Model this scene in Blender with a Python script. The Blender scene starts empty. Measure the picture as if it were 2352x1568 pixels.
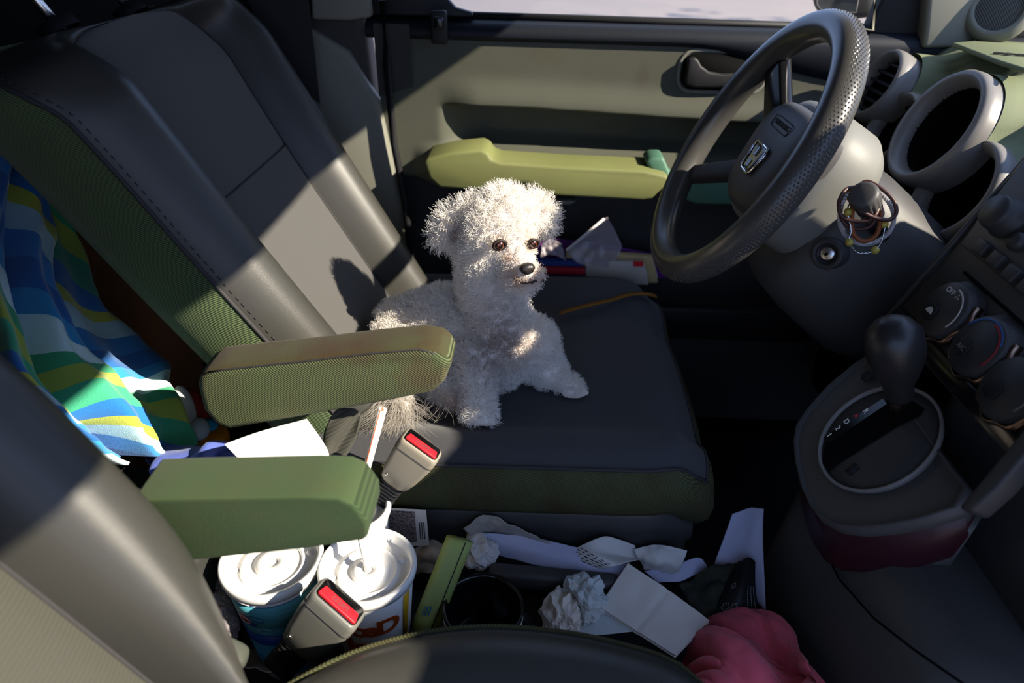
import bpy, bmesh, math, random
import numpy as np
from math import sin, cos, tan, pi, radians, sqrt, atan2, degrees
from mathutils import Vector, Matrix, Euler, noise

# ------------------------------------------------------------------ camera
SC = bpy.context.scene
COL = SC.collection
W, H, FPX = 2352.0, 1568.0, 1568.0            # 24 mm lens on a 36 mm sensor
PIT, YAW, ROLL = radians(31.6), radians(1.2), radians(1.5)
CAM = Vector((0.0, -0.44, 0.91))
FW = Vector((-sin(YAW) * cos(PIT), cos(YAW) * cos(PIT), -sin(PIT)))
R0 = Vector((cos(YAW), sin(YAW), 0)); U0 = R0.cross(FW)
RT = R0 * cos(ROLL) + U0 * sin(ROLL); UP = U0 * cos(ROLL) - R0 * sin(ROLL)
cd = bpy.data.cameras.new('camera'); cam = bpy.data.objects.new('camera', cd); COL.objects.link(cam)
cam.matrix_world = Matrix(((RT.x, UP.x, -FW.x, CAM.x), (RT.y, UP.y, -FW.y, CAM.y), (RT.z, UP.z, -FW.z, CAM.z), (0, 0, 0, 1)))
cd.sensor_width = 36; cd.lens = 24; cd.clip_start = 0.01; cd.clip_end = 200
cd.dof.use_dof = True; cd.dof.focus_distance = 0.74; cd.dof.aperture_fstop = 4.5
SC.camera = cam

# ------------------------------------------------------------------ light
SUN = Vector((-1.0, 0.37, -0.680)).normalized()
sd = bpy.data.lights.new('sun', 'SUN'); sd.energy = 12.5; sd.angle = radians(0.6); sd.color = (1.0, 0.9, 0.74)
so = bpy.data.objects.new('sun', sd); COL.objects.link(so)
so.rotation_euler = SUN.to_track_quat('-Z', 'Y').to_euler(); so.location = (4, -3, 4)
wd = bpy.data.worlds.new('sky'); SC.world = wd; wd.use_nodes = True
_n = wd.node_tree.nodes; _l = wd.node_tree.links
_bg = _n['Background']
_bg.inputs[0].default_value = (0.40, 0.57, 1.0, 1); _bg.inputs[1].default_value = 1.8
SC.view_settings.view_transform = 'Standard'; SC.view_settings.look = 'None'
SC.view_settings.exposure = 0.0; SC.view_settings.gamma = 1.0; SC.view_settings.use_curve_mapping = False
SC.cycles.max_bounces = 6; SC.cycles.transparent_max_bounces = 12
SC.cycles.sample_clamp_indirect = 4.0
SC.cycles.use_denoising = True

# ------------------------------------------------------------------ helpers
def ray(px, py): return FW + RT * ((px - W / 2) / FPX) + UP * ((H / 2 - py) / FPX)
def at(px, py, X=None, Y=None, Z=None, pl=None):
    """the point of the car interior seen at a pixel of the photograph, on a known plane"""
    d = ray(px, py)
    if X is not None: t = (X - CAM.x) / d.x
    elif Y is not None: t = (Y - CAM.y) / d.y
    elif Z is not None: t = (Z - CAM.z) / d.z
    else: t = (pl[0] - CAM).dot(pl[1]) / d.dot(pl[1])
    return CAM + d * t
def V(*a): return Vector(a)
def lerp(a, b, t): return a + (b - a) * t
def sstep(a, b, x):
    t = min(1, max(0, (x - a) / (b - a))); return t * t * (3 - 2 * t)
def cr(p, t):
    """Catmull-Rom through list p, t in 0..1"""
    n = len(p) - 1; x = min(max(t, 0), 1) * n; i = min(int(x), n - 1); f = x - i
    p0, p1, p2, p3 = p[max(i - 1, 0)], p[i], p[i + 1], p[min(i + 2, n)]
    return p1 * 1.0 + (p2 - p0) * (0.5 * f) + (p0 * 2 - p1 * 5 + p2 * 4 - p3) * (0.5 * f * f) + (p1 * 3 - p0 - p2 * 3 + p3) * (0.5 * f ** 3)
def frame(n, up=Vector((0, 0, 1))):
    n = n.normalized(); x = up.cross(n)
    if x.length < 1e-4: x = Vector((0, 1, 0)).cross(n)
    x.normalize(); return x, n.cross(x), n

def root_of(o):
    while o.parent is not None: o = o.parent
    return o
def tagged(o, label=None, cat=None, group=None, kind=None):
    if label: o['label'] = label
    if cat: o['category'] = cat
    if group: o['group'] = group
    if kind: o['kind'] = kind
    return o
def thing(name, label, cat, loc, group=None, kind=None):
    o = bpy.data.objects.new(name, None); COL.objects.link(o); o.location = loc; o.empty_display_size = 0.05
    return tagged(o, label, cat, group, kind)

class MB:
    """collects shapes in world coordinates; build() links them as one mesh object"""
    def __init__(s): s.v = []; s.f = []
    def grid(s, rows, cu=False, cv=False):
        b = len(s.v); n = len(rows); m = len(rows[0])
        for r in rows: s.v += [Vector(p) for p in r]
        for i in range(n if cu else n - 1):
            for j in range(m if cv else m - 1):
                i2, j2 = (i + 1) % n, (j + 1) % m
                s.f.append((b + i * m + j, b + i2 * m + j, b + i2 * m + j2, b + i * m + j2))
        return s
    def cap(s, loop):
        b = len(s.v); s.v += [Vector(p) for p in loop]; s.f.append(tuple(range(b, b + len(loop)))); return s
    def loft(s, loops, caps=True):
        s.grid(loops, cv=True)
        if caps: s.cap(loops[0]); s.cap(loops[-1])
        return s
    def tube(s, path, r, n=12, closed=False, flat=1.0, up=Vector((0, 0, 1)), caps=True):
        path = [Vector(p) for p in path]; m = len(path); loops = []
        for i, p in enumerate(path):
            t = (path[(i + 1) % m] - path[i - 1]) if closed else (path[min(i + 1, m - 1)] - path[max(i - 1, 0)])
            x, y, _ = frame(t, up); rr = r[i] if isinstance(r, (list, tuple)) else r
            loops.append([p + x * (rr * cos(2 * pi * k / n)) + y * (rr * flat * sin(2 * pi * k / n)) for k in range(n)])
        s.grid(loops, cu=closed, cv=True)
        if not closed and caps: s.cap(loops[0]); s.cap(loops[-1])
        return s
    def lathe(s, c, axis, prof, n=40, up=Vector((0, 0, 1)), close=False):
        x, y, z = frame(Vector(axis), up); c = Vector(c)
        rows = [[c + z * h + x * (r * cos(2 * pi * k / n)) + y * (r * sin(2 * pi * k / n)) for k in range(n)] for r, h in prof]
        s.grid(rows, cu=close, cv=True)
        if not close:
            for r, (rr, h) in ((rows[0], prof[0]), (rows[-1], prof[-1])):
                if rr > 1e-5: pass
        return s
    def disc(s, c, axis, r, n=40, up=Vector((0, 0, 1))):
        x, y, z = frame(Vector(axis), up)
        return s.cap([Vector(c) + x * (r * cos(2 * pi * k / n)) + y * (r * sin(2 * pi * k / n)) for k in range(n)])
    def prism(s, loop, d):
        d = Vector(d); a = [Vector(p) for p in loop]; return s.loft([a, [p + d for p in a]])
    def box(s, c, size, M=None):
        hx, hy, hz = [q / 2 for q in size]; M = M or Matrix.Identity(3); c = Vector(c)
        a = [c + M @ Vector((x * hx, y * hy, -hz)) for x, y in ((-1, -1), (1, -1), (1, 1), (-1, 1))]
        b = [c + M @ Vector((x * hx, y * hy, hz)) for x, y in ((-1, -1), (1, -1), (1, 1), (-1, 1))]
        return s.loft([a, b])
    def ball(s, c, r, n=12, M=None, sc=(1, 1, 1)):
        c = Vector(c); M = M or Matrix.Identity(3); rows = []
        for i in range(n + 1):
            a = pi * i / n; k = max(sin(a), 1e-3)
            rows.append([c + M @ Vector((r * sc[0] * k * cos(2 * pi * j / (2 * n)), r * sc[1] * k * sin(2 * pi * j / (2 * n)), r * sc[2] * cos(a))) for j in range(2 * n)])
        return s.grid(rows, cv=True)
    def mesh(s, name, org, smooth=True, merge=1e-5):
        bm = bmesh.new(); vs = [bm.verts.new(p - org) for p in s.v]
        for f in s.f:
            try: bm.faces.new([vs[i] for i in f])
            except ValueError: pass
        bmesh.ops.remove_doubles(bm, verts=bm.verts, dist=merge)
        bmesh.ops.recalc_face_normals(bm, faces=bm.faces)
        for f in bm.faces: f.smooth = smooth
        me = bpy.data.meshes.new(name); bm.to_mesh(me); bm.free(); return me
    def build(s, name, mat, parent=None, smooth=True, bevel=0, seg=3, sub=0, solid=0, off=-1, label=None, cat=None, group=None, kind=None, org=None, sharp=None):
        if parent is not None: org = root_of(parent).location.copy()
        elif org is None:
            lo = [min(p[i] for p in s.v) for i in range(3)]; hi = [max(p[i] for p in s.v) for i in range(3)]
            org = Vector(((lo[0] + hi[0]) / 2, (lo[1] + hi[1]) / 2, lo[2]))
        me = s.mesh(name, org, smooth); o = bpy.data.objects.new(name, me); COL.objects.link(o)
        if mat is not None: me.materials.append(mat)
        if parent is not None: o.parent = parent
        else: o.location = org
        if solid:
            m = o.modifiers.new('thick', 'SOLIDIFY'); m.thickness = solid; m.offset = off
        if bevel:
            m = o.modifiers.new('round', 'BEVEL'); m.width = bevel; m.segments = seg; m.limit_method = 'ANGLE'; m.angle_limit = radians(sharp or 35)
        if sub:
            m = o.modifiers.new('fine', 'SUBSURF'); m.levels = sub; m.render_levels = sub
        return tagged(o, label, cat, group, kind)

def text(name, body, size, M, mat, parent, depth=0.0006, bend=None, fat=0.0, spacing=1.0, label=None):
    """lettering as a mesh; M places the text plane (x right, y up, z out)"""
    cu = bpy.data.curves.new(name, 'FONT'); cu.body = body; cu.size = size; cu.extrude = depth; cu.align_x = 'CENTER'; cu.align_y = 'CENTER'
    cu.offset = fat; cu.resolution_u = 4; cu.space_character = spacing
    to = bpy.data.objects.new(name, cu); COL.objects.link(to)
    bpy.context.view_layer.update()
    me = bpy.data.meshes.new_from_object(to.evaluated_get(bpy.context.evaluated_depsgraph_get()))
    bpy.data.objects.remove(to)
    if bend: 
        bm = bmesh.new(); bm.from_mesh(me)
        bmesh.ops.subdivide_edges(bm, edges=[e for e in bm.edges if e.calc_length() > size * 0.12], cuts=3)
        bm.to_mesh(me); bm.free()
    org = root_of(parent).location
    for v in me.vertices:
        p = Vector(v.co); v.co = (bend(p) if bend else (M @ p)) - org
    o = bpy.data.objects.new(name, me); COL.objects.link(o); o.parent = parent; me.materials.clear(); me.materials.append(mat)
    return tagged(o, label)
def mat4(o, x, y, z):
    return Matrix(((x[0], y[0], z[0], o[0]), (x[1], y[1], z[1], o[1]), (x[2], y[2], z[2], o[2]), (0, 0, 0, 1)))

# ------------------------------------------------------------------ materials
def M_(name, col, rough=0.6, spec=0.35, metal=0.0, var=None, ribs=None, bump=None, sheen=0.0, coat=0.0, trans=0.0, alpha=1.0, ior=1.45, sss=0.0, stripes=None, spots=None, thin=False):
    m = bpy.data.materials.new(name); m.use_nodes = True; nt = m.node_tree; N = nt.nodes; L = nt.links
    b = N['Principled BSDF']
    c4 = (*col, 1)
    b.inputs['Base Color'].default_value = c4; b.inputs['Roughness'].default_value = rough
    b.inputs['Specular IOR Level'].default_value = spec; b.inputs['Metallic'].default_value = metal
    b.inputs['Sheen Weight'].default_value = sheen; b.inputs['Sheen Roughness'].default_value = 0.5
    b.inputs['Coat Weight'].default_value = coat; b.inputs['Coat Roughness'].default_value = 0.15
    b.inputs['Transmission Weight'].default_value = trans; b.inputs['Alpha'].default_value = alpha; b.inputs['IOR'].default_value = ior
    if sss: b.inputs['Subsurface Weight'].default_value = sss; b.inputs['Subsurface Scale'].default_value = 0.01
    tc = N.new('ShaderNodeTexCoord'); cur = None; hts = []
    def mixc(fac, a, bcol, mode='MIX'):
        x = N.new('ShaderNodeMix'); x.data_type = 'RGBA'; x.blend_type = mode
        if isinstance(fac, float): x.inputs[0].default_value = fac
        else: L.new(fac, x.inputs[0])
        for sk, val in ((x.inputs[6], a), (x.inputs[7], bcol)):
            if isinstance(val, tuple): sk.default_value = (*val[:3], 1)
            else: L.new(val, sk)
        return x.outputs[2]
    def ramp(src, a, bb):
        r = N.new('ShaderNodeMapRange'); L.new(src, r.inputs[0]); r.inputs[1].default_value = a; r.inputs[2].default_value = bb; return r.outputs[0]
    cur = tuple(col)
    if stripes:                                  # printed stripes: (rotation, scale, [(pos, colour)...])
        mp = N.new('ShaderNodeMapping'); mp.inputs['Rotation'].default_value = stripes[0]; L.new(tc.outputs['UV' if stripes[1] == 'uv' else 'Object'], mp.inputs[0])
        sx = N.new('ShaderNodeSeparateXYZ'); L.new(mp.outputs[0], sx.inputs[0])
        ml = N.new('ShaderNodeMath'); ml.operation = 'MULTIPLY'; L.new(sx.outputs[0], ml.inputs[0]); ml.inputs[1].default_value = stripes[2]
        fr = N.new('ShaderNodeMath'); fr.operation = 'FRACT'; L.new(ml.outputs[0], fr.inputs[0])
        cr_ = N.new('ShaderNodeValToRGB'); cr_.color_ramp.interpolation = 'CONSTANT'; L.new(fr.outputs[0], cr_.inputs[0])
        el = cr_.color_ramp.elements
        while len(el) < len(stripes[3]): el.new(0.5)
        for e, (p, c) in zip(el, stripes[3]): e.position = p; e.color = (*c, 1)
        cur = cr_.outputs[0]
    if var:                                      # (scale, amount, second colour[, detail])
        nz = N.new('ShaderNodeTexNoise'); nz.inputs['Scale'].default_value = var[0]; nz.inputs['Detail'].default_value = 6; L.new(tc.outputs['Object'], nz.inputs['Vector'])
        f = ramp(nz.outputs[0], 0.35, 0.72)
        g = N.new('ShaderNodeMath'); g.operation = 'MULTIPLY'; L.new(f, g.inputs[0]); g.inputs[1].default_value = var[1]
        cur = mixc(g.outputs[0], cur, var[2])
    if spots:                                    # stains and other soft spots: list of (centre, radius, colour, amount)
        for c, r, sc_, am in spots:
            sb = N.new('ShaderNodeVectorMath'); sb.operation = 'SUBTRACT'; L.new(tc.outputs['Object'], sb.inputs[0]); sb.inputs[1].default_value = c
            dv = N.new('ShaderNodeVectorMath'); dv.operation = 'DIVIDE'; L.new(sb.outputs[0], dv.inputs[0]); dv.inputs[1].default_value = r
            ln = N.new('ShaderNodeVectorMath'); ln.operation = 'LENGTH'; L.new(dv.outputs[0], ln.inputs[0])
            nz = N.new('ShaderNodeTexNoise'); nz.inputs['Scale'].default_value = 60; nz.inputs['Detail'].default_value = 5; L.new(tc.outputs['Object'], nz.inputs['Vector'])
            ad = N.new('ShaderNodeMath'); ad.operation = 'ADD'; L.new(ln.outputs['Value'], ad.inputs[0]); L.new(nz.outputs[0], ad.inputs[1])
            f = ramp(ad.outputs[0], 1.6, 0.9)
            g = N.new('ShaderNodeMath'); g.operation = 'MULTIPLY'; L.new(f, g.inputs[0]); g.inputs[1].default_value = am; g.use_clamp = True
            cur = mixc(g.outputs[0], cur, sc_)
    if ribs:                                     # (rotation, period m, depth 0..1, bump)
        mp = N.new('ShaderNodeMapping'); mp.inputs['Rotation'].default_value = ribs[0]; L.new(tc.outputs['Object'], mp.inputs[0])
        wv = N.new('ShaderNodeTexWave'); wv.inputs['Scale'].default_value = 0.314 / ribs[1]; wv.inputs['Distortion'].default_value = 0.6; wv.inputs['Detail Scale'].default_value = 8; L.new(mp.outputs[0], wv.inputs['Vector'])
        g = N.new('ShaderNodeMath'); g.operation = 'MULTIPLY'; L.new(wv.outputs['Fac'], g.inputs[0]); g.inputs[1].default_value = ribs[2]
        iv = N.new('ShaderNodeMath'); iv.operation = 'SUBTRACT'; iv.inputs[0].default_value = 1; L.new(g.outputs[0], iv.inputs[1])
        k = N.new('ShaderNodeCombineColor')
        for i in range(3): L.new(iv.outputs[0], k.inputs[i])
        cur = mixc(1.0, cur, k.outputs[0], 'MULTIPLY')
        if ribs[3]: hts.append((wv.outputs['Fac'], -ribs[3], 0.001))
    if bump:                                     # (scale, strength[, distance])
        nz = N.new('ShaderNodeTexNoise'); nz.inputs['Scale'].default_value = bump[0]; nz.inputs['Detail'].default_value = 3; L.new(tc.outputs['Object'], nz.inputs['Vector'])
        hts.append((nz.outputs[0], bump[1], bump[2] if len(bump) > 2 else 0.001))
    prev = None
    for h, st, di in hts:
        bp = N.new('ShaderNodeBump'); bp.inputs['Strength'].default_value = abs(st); bp.invert = st < 0; bp.inputs['Distance'].default_value = di; L.new(h, bp.inputs['Height'])
        if prev: L.new(prev, bp.inputs['Normal'])
        prev = bp.outputs[0]
    if prev: L.new(prev, b.inputs['Normal'])
    if not isinstance(cur, tuple): L.new(cur, b.inputs['Base Color'])
    if thin:                                     # clear film / pane: lets light straight through, glossy skin
        tr = N.new('ShaderNodeBsdfTransparent'); tr.inputs[0].default_value = (*thin[1], 1)
        mx = N.new('ShaderNodeMixShader'); L.new(tr.outputs[0], mx.inputs[1]); L.new(b.outputs[0], mx.inputs[2])
        lw = N.new('ShaderNodeLayerWeight'); lw.inputs[0].default_value = 0.3
        ad = N.new('ShaderNodeMath'); ad.operation = 'MULTIPLY_ADD'; L.new(lw.outputs['Fresnel'], ad.inputs[0]); ad.inputs[1].default_value = 0.6; ad.inputs[2].default_value = thin[0]; ad.use_clamp = True
        L.new(ad.outputs[0], mx.inputs[0]); L.new(mx.outputs[0], N['Material Output'].inputs[0])
    return m

GREEN = (0.080, 0.10, 0.048)
MAT = dict(
    seat_cloth=M_('seat_cloth', (0.076, 0.073, 0.068), 0.85, 0.2, var=(900, 0.5, (0.05, 0.05, 0.055)), bump=(1500, 0.35, 0.0006), sheen=0.15),
    cushion_cloth=M_('cushion_cloth', (0.05, 0.05, 0.054), 0.85, 0.2, var=(900, 0.5, (0.035, 0.035, 0.04)), bump=(1500, 0.35, 0.0006), sheen=0.12),
    vinyl=M_('vinyl', (0.040, 0.039, 0.034), 0.40, 0.45, var=(14, 0.4, (0.03, 0.029, 0.026)), bump=(1400, 0.25, 0.0004)),
    green_rib=M_('green_rib', (0.098, 0.148, 0.06), 0.8, 0.2, ribs=((0, radians(62), 0), 0.0019, 0.88, 0.5), var=(30, 0.5, (0.10, 0.115, 0.055)), sheen=0.12),
    green_arm=M_('green_arm', (0.112, 0.150, 0.064), 0.85, 0.2, ribs=((0, radians(52), 0), 0.0019, 0.88, 0.5), var=(25, 0.6, (0.12, 0.115, 0.055)), sheen=0.06,
                 spots=[((-0.14, -0.26, 0.585), (0.09, 0.06, 0.02), (0.095, 0.062, 0.032), 0.85), ((-0.085, -0.29, 0.56), (0.035, 0.06, 0.02), (0.12, 0.08, 0.04), 0.6)]),
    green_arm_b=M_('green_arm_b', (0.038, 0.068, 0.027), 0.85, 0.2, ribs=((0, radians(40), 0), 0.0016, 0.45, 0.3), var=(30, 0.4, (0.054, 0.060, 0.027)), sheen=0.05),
    green_side=M_('green_side', (0.075, 0.085, 0.038), 0.85, 0.2, ribs=((0, radians(52), 0), 0.0018, 0.6, 0.4), var=(18, 0.8, (0.06, 0.04, 0.018))),
    cord=M_('cord', (0.068, 0.067, 0.055), 0.85, 0.2, ribs=((0, radians(-60), 0), 0.003, 0.3, 0.3)),
    stitch=M_('stitch', (0.26, 0.22, 0.14), 0.8), stitch_dark=M_('stitch_dark', (0.03, 0.028, 0.03), 0.7),
    black=M_('black', (0.012, 0.012, 0.013), 0.55, 0.3), black_gloss=M_('black_gloss', (0.006, 0.006, 0.007), 0.15, 0.5),
    void=M_('void', (0.004, 0.004, 0.004), 0.9, 0.05),
    dark_plastic=M_('dark_plastic', (0.035, 0.034, 0.034), 0.5, 0.4, bump=(900, 0.15, 0.0004)),
    grey_plastic=M_('grey_plastic', (0.055, 0.053, 0.052), 0.5, 0.4, bump=(700, 0.2, 0.0004), var=(8, 0.3, (0.045, 0.043, 0.042))),
    column=M_('column', (0.16, 0.16, 0.145), 0.5, 0.35, bump=(900, 0.1, 0.0004)),
    tan_plastic=M_('tan_plastic', (0.17, 0.17, 0.14), 0.55, 0.35, bump=(800, 0.15, 0.0005), var=(10, 0.3, (0.15, 0.15, 0.12))),
    door_cloth=M_('door_cloth', (0.072, 0.075, 0.056), 0.7, 0.25, bump=(600, 0.3, 0.0006), var=(9, 0.5, (0.058, 0.060, 0.045)),
                  spots=[((-0.13, -0.02, 0.66), (0.02, 0.1, 0.008), (0.05, 0.045, 0.03), 0.7), ((0.02, -0.02, 0.735), (0.035, 0.1, 0.018), (0.07, 0.065, 0.045), 0.7), ((0.17, -0.02, 0.71), (0.012, 0.1, 0.022), (0.06, 0.055, 0.04), 0.7)]),  # three darker, browner streaks on the door panel
    door_dark=M_('door_dark', (0.03, 0.03, 0.028), 0.6, 0.3),
    blue_black=M_('blue_black', (0.007, 0.009, 0.014), 0.55, 0.25),
    armrest_green=M_('armrest_green', (0.15, 0.165, 0.06), 0.6, 0.3, bump=(700, 0.2, 0.0005), var=(12, 0.5, (0.13, 0.13, 0.055))),
    dash_green=M_('dash_green', (0.15, 0.165, 0.088), 0.7, 0.25, bump=(500, 0.3, 0.0006), var=(9, 0.6, (0.12, 0.15, 0.09))),
    ring=M_('ring', (0.17, 0.16, 0.15), 0.4, 0.5, var=(40, 0.3, (0.14, 0.13, 0.12))),
    wheel=M_('wheel', (0.056, 0.054, 0.05), 0.30, 0.5, bump=(260, 0.0)),
    metal=M_('metal', (0.6, 0.58, 0.55), 0.25, 0.5, metal=1.0), chrome=M_('chrome', (0.75, 0.75, 0.76), 0.12, 0.5, metal=1.0),
    bronze=M_('bronze', (0.30, 0.20, 0.15), 0.3, 0.5, metal=1.0),
    red=M_('red', (0.55, 0.012, 0.02), 0.35, 0.5), white=M_('white', (0.8, 0.79, 0.77), 0.5), lettering=M_('lettering', (0.55, 0.53, 0.5), 0.6),
    buckle=M_('buckle', (0.13, 0.13, 0.115), 0.4, 0.45, bump=(1200, 0.1, 0.0003)), buckle_tan=M_('buckle_tan', (0.24, 0.215, 0.165), 0.4, 0.45),
    wine=M_('wine', (0.03, 0.006, 0.010), 0.4, 0.4), carpet=M_('carpet', (0.012, 0.012, 0.014), 0.95, 0.05, bump=(400, 0.8, 0.002)),
    paper=M_('paper', (0.62, 0.60, 0.58), 0.75, 0.2, var=(25, 0.25, (0.5, 0.47, 0.44))), paper_blue=M_('paper_blue', (0.45, 0.46, 0.62), 0.7, 0.2),
    paper_tan=M_('paper_tan', (0.42, 0.34, 0.27), 0.8, 0.15, var=(30, 0.4, (0.36, 0.29, 0.22))), paper_white=M_('paper_white', (0.8, 0.79, 0.8), 0.6, 0.2),
    paper_cool=M_('paper_cool', (0.52, 0.57, 0.58), 0.7, 0.2), napkin=M_('napkin', (0.72, 0.67, 0.61), 0.85, 0.15, bump=(60, 0.4, 0.003), var=(14, 0.4, (0.64, 0.58, 0.52))),
    cup_white=M_('cup_white', (0.78, 0.77, 0.74), 0.4, 0.4), lid=M_('lid', (0.75, 0.74, 0.72), 0.25, 0.5, sss=0.0),
    ink=M_('ink', (0.05, 0.045, 0.05), 0.8), skin=M_('skin', (0.35, 0.2, 0.16), 0.6),
)

# ------------------------------------------------------------------ the car body (setting)
SY = 0.36                                                   # driver seat centre line
def structure(mb, name, mat, **k): return mb.build(name, mat, kind='structure', **k)
structure(MB().box((0.0, 0.02, -0.02), (2.6, 1.5, 0.04)), 'floor', MAT['carpet'])
structure(MB().box((-0.42, 0.02, 1.15), (1.82, 1.56, 0.04)), 'ceiling', M_('headliner', (0.10, 0.10, 0.095), 0.9, 0.1), bevel=0.01)
structure(MB().box((-1.3, 0.02, 0.56), (0.04, 1.5, 1.12)), 'wall_rear', MAT['door_dark'])
structure(MB().box((1.12, 0.02, 0.34), (0.04, 1.5, 0.68)), 'wall_front', MAT['door_dark'])
structure(MB().box((-0.84, -0.70, 0.56), (0.88, 0.04, 1.12)), 'wall_right', MAT['door_dark'])
structure(MB().box((-0.84, 0.75, 0.56), (0.9, 0.04, 1.12)), 'wall_left', MAT['door_dark'])
structure(MB().box((0, 4, -0.52), (60, 60, 0.04)), 'ground', M_('asphalt', (0.27, 0.22, 0.19), 0.9, 0.15, var=(0.5, 0.5, (0.20, 0.175, 0.165)), bump=(30, 0.3, 0.01)))
# parked-lot tree beside the road throws broken shade on the asphalt
tr = thing('tree', 'leafy tree standing across the road outside the driver window', 'tree', (9.4, 8.8, -0.5))
MB().tube([(9.4, 8.8, -0.5), (9.3, 8.9, 1.5), (9.4, 8.8, 3.2)], [0.16, 0.13, 0.08], 10).build('trunk', M_('bark', (0.08, 0.06, 0.045), 0.9), tr)
lf = MB(); rnd = random.Random(4)
for i in range(260):
    c = V(9.3 + rnd.gauss(0, 1.5), 9.2 + rnd.gauss(0, 1.1), 3.6 + rnd.gauss(0, 0.5)); x, y, z = frame(V(rnd.gauss(0, 1), rnd.gauss(0, 1), rnd.gauss(0, 1)))
    a = rnd.uniform(0.1, 0.3); lf.cap([c + x * a, c + y * a * 0.6, c - x * a, c - y * a * 0.6])
lf.build('foliage', M_('leaf', (0.06, 0.11, 0.03), 0.6), tr)

# driver door: one panel skin with its own relief
DR = thing('door_1', None, None, (0, 0.69, 0), kind='structure')
def door_y(x, z):
    zz = z - 0.0 + 0.03 * 0                                  # relief of the panel (towards the car interior is -y)
    y = 0.69
    k = sstep(-0.155, -0.085, x)                             # pull recess begins behind the door edge
    top, bot = 0.655 - 0.012 * sstep(-0.1, 0.35, x), 0.602 - 0.012 * sstep(-0.1, 0.35, x)
    rec = sstep(top + 0.004, top - 0.004, z) * sstep(0.565, bot + 0.01, z)
    y += 0.055 * k * rec - 0.012 * sstep(top + 0.05, top + 0.005, z) * sstep(top - 0.01, top + 0.002, z) * k
    y -= 0.045 * sstep(0.60, 0.545, z) * sstep(-0.2, -0.15, x)
    y += 0.09 * sstep(0.537, 0.525, z)
    return y
xs = [-0.245 + 0.005 * i for i in range(60)] + [0.055 + 0.02 * i for i in range(35)]
zs = [0.522 + 0.004 * i for i in range(17)] + [0.59 + 0.003 * i for i in range(27)] + [0.671 + 0.008 * i for i in range(13)]
skin = MB().grid([[V(x, door_y(x, z), z) for z in zs] for x in xs]).build('door_panel', MAT['door_cloth'], DR)
MB().grid([[V(x, 0.755 - 0.02 * sin(pi * t) - 0.008 * t, 0.0 + 0.53 * t) for t in [i / 12 for i in range(13)]] for x in (-0.245, 0.1, 0.4, 0.75)]).build('lower_panel', MAT['door_dark'], DR)
# top rail (dark, bluish sky gloss) and window seal
rail = []
for i in range(60):
    x = -0.26 + i * 0.0175
    lowz = 0.757 - 0.045 * sstep(0.22, 0.5, x) - 0.10 * sstep(-0.06, -0.24, x) * 0
    rail.append([V(x, y, z) for y, z in ((0.689, lowz - 0.004), (0.684, lowz), (0.682, 0.760), (0.685, 0.770), (0.694, 0.777), (0.715, 0.780), (0.73, 0.777))])
MB().grid(rail).build('top_rail', MAT['blue_black'], DR)
MB().tube([(-0.27, 0.725, 0.784), (0.2, 0.725, 0.783), (0.8, 0.725, 0.781)], 0.006, 8).build('window_seal', MAT['black'], DR)
# rear upper corner of the door panel (dark plastic)
MB().grid([[V(x, 0.676 + 0.004 * t, lerp(0.775, 0.668 + (x + 0.245) * 0.3, t)) for t in (0, 0.5, 1)] for x in (-0.245, -0.22, -0.2, -0.19)]).build('corner_panel', MAT['door_dark'], DR)
b = MB().box((at(1009, 62, Y=0.668).x, 0.666, at(1009, 62, Y=0.668).z), (0.024, 0.016, 0.046)).build('lock_slider_frame', MAT['black'], DR, bevel=0.004)
MB().box((at(1009, 52, Y=0.66).x, 0.656, at(1009, 52, Y=0.66).z), (0.014, 0.012, 0.018)).build('lock_slider', MAT['black_gloss'], b, bevel=0.003)
# green pull / armrest
def yloop(pts, Y): return [at(px, py, Y=Y) for px, py in pts]
MB().prism(yloop([(830, -40), (1008, -40), (1022, -8), (1045, 18), (1085, 30), (1085, 40), (830, 34)], 0.70), (0, 0.02, 0)).build('window_frame', MAT['black'], DR, bevel=0.004)
arm = [(972, 372), (985, 362), (1040, 350), (1105, 344), (1122, 352), (1128, 366), (1150, 374), (1300, 384), (1480, 392), (1532, 404), (1540, 416), (1500, 456), (1480, 461), (1300, 452), (1120, 440), (1010, 432), (985, 410)]
MB().prism(yloop(arm, 0.618), (0, 0.075, 0)).build('armrest', MAT['armrest_green'], DR, bevel=0.008, seg=3)
sw = [(1482, 372), (1500, 362), (1525, 362), (1540, 400), (1600, 410), (1690, 414), (1690, 472), (1600, 470), (1535, 446), (1500, 400)]
MB().prism(yloop(sw, 0.64), (0, 0.05, 0)).build('switch_panel', M_('switch_green', (0.07, 0.16, 0.11), 0.5), DR, bevel=0.005)
for k in range(2):
    p = at(1612 + 26 * k, 386 + 4 * k, Y=0.645); MB().box(p, (0.012, 0.02, 0.012)).build('window_switch', MAT['black'], DR, bevel=0.003)
MB().prism(yloop([(1150, 458), (1325, 462), (1310, 470), (1250, 473), (1150, 470)], 0.65), (0, 0.03, 0)).build('pull_underside', MAT['tan_plastic'], DR, bevel=0.002)
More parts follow.
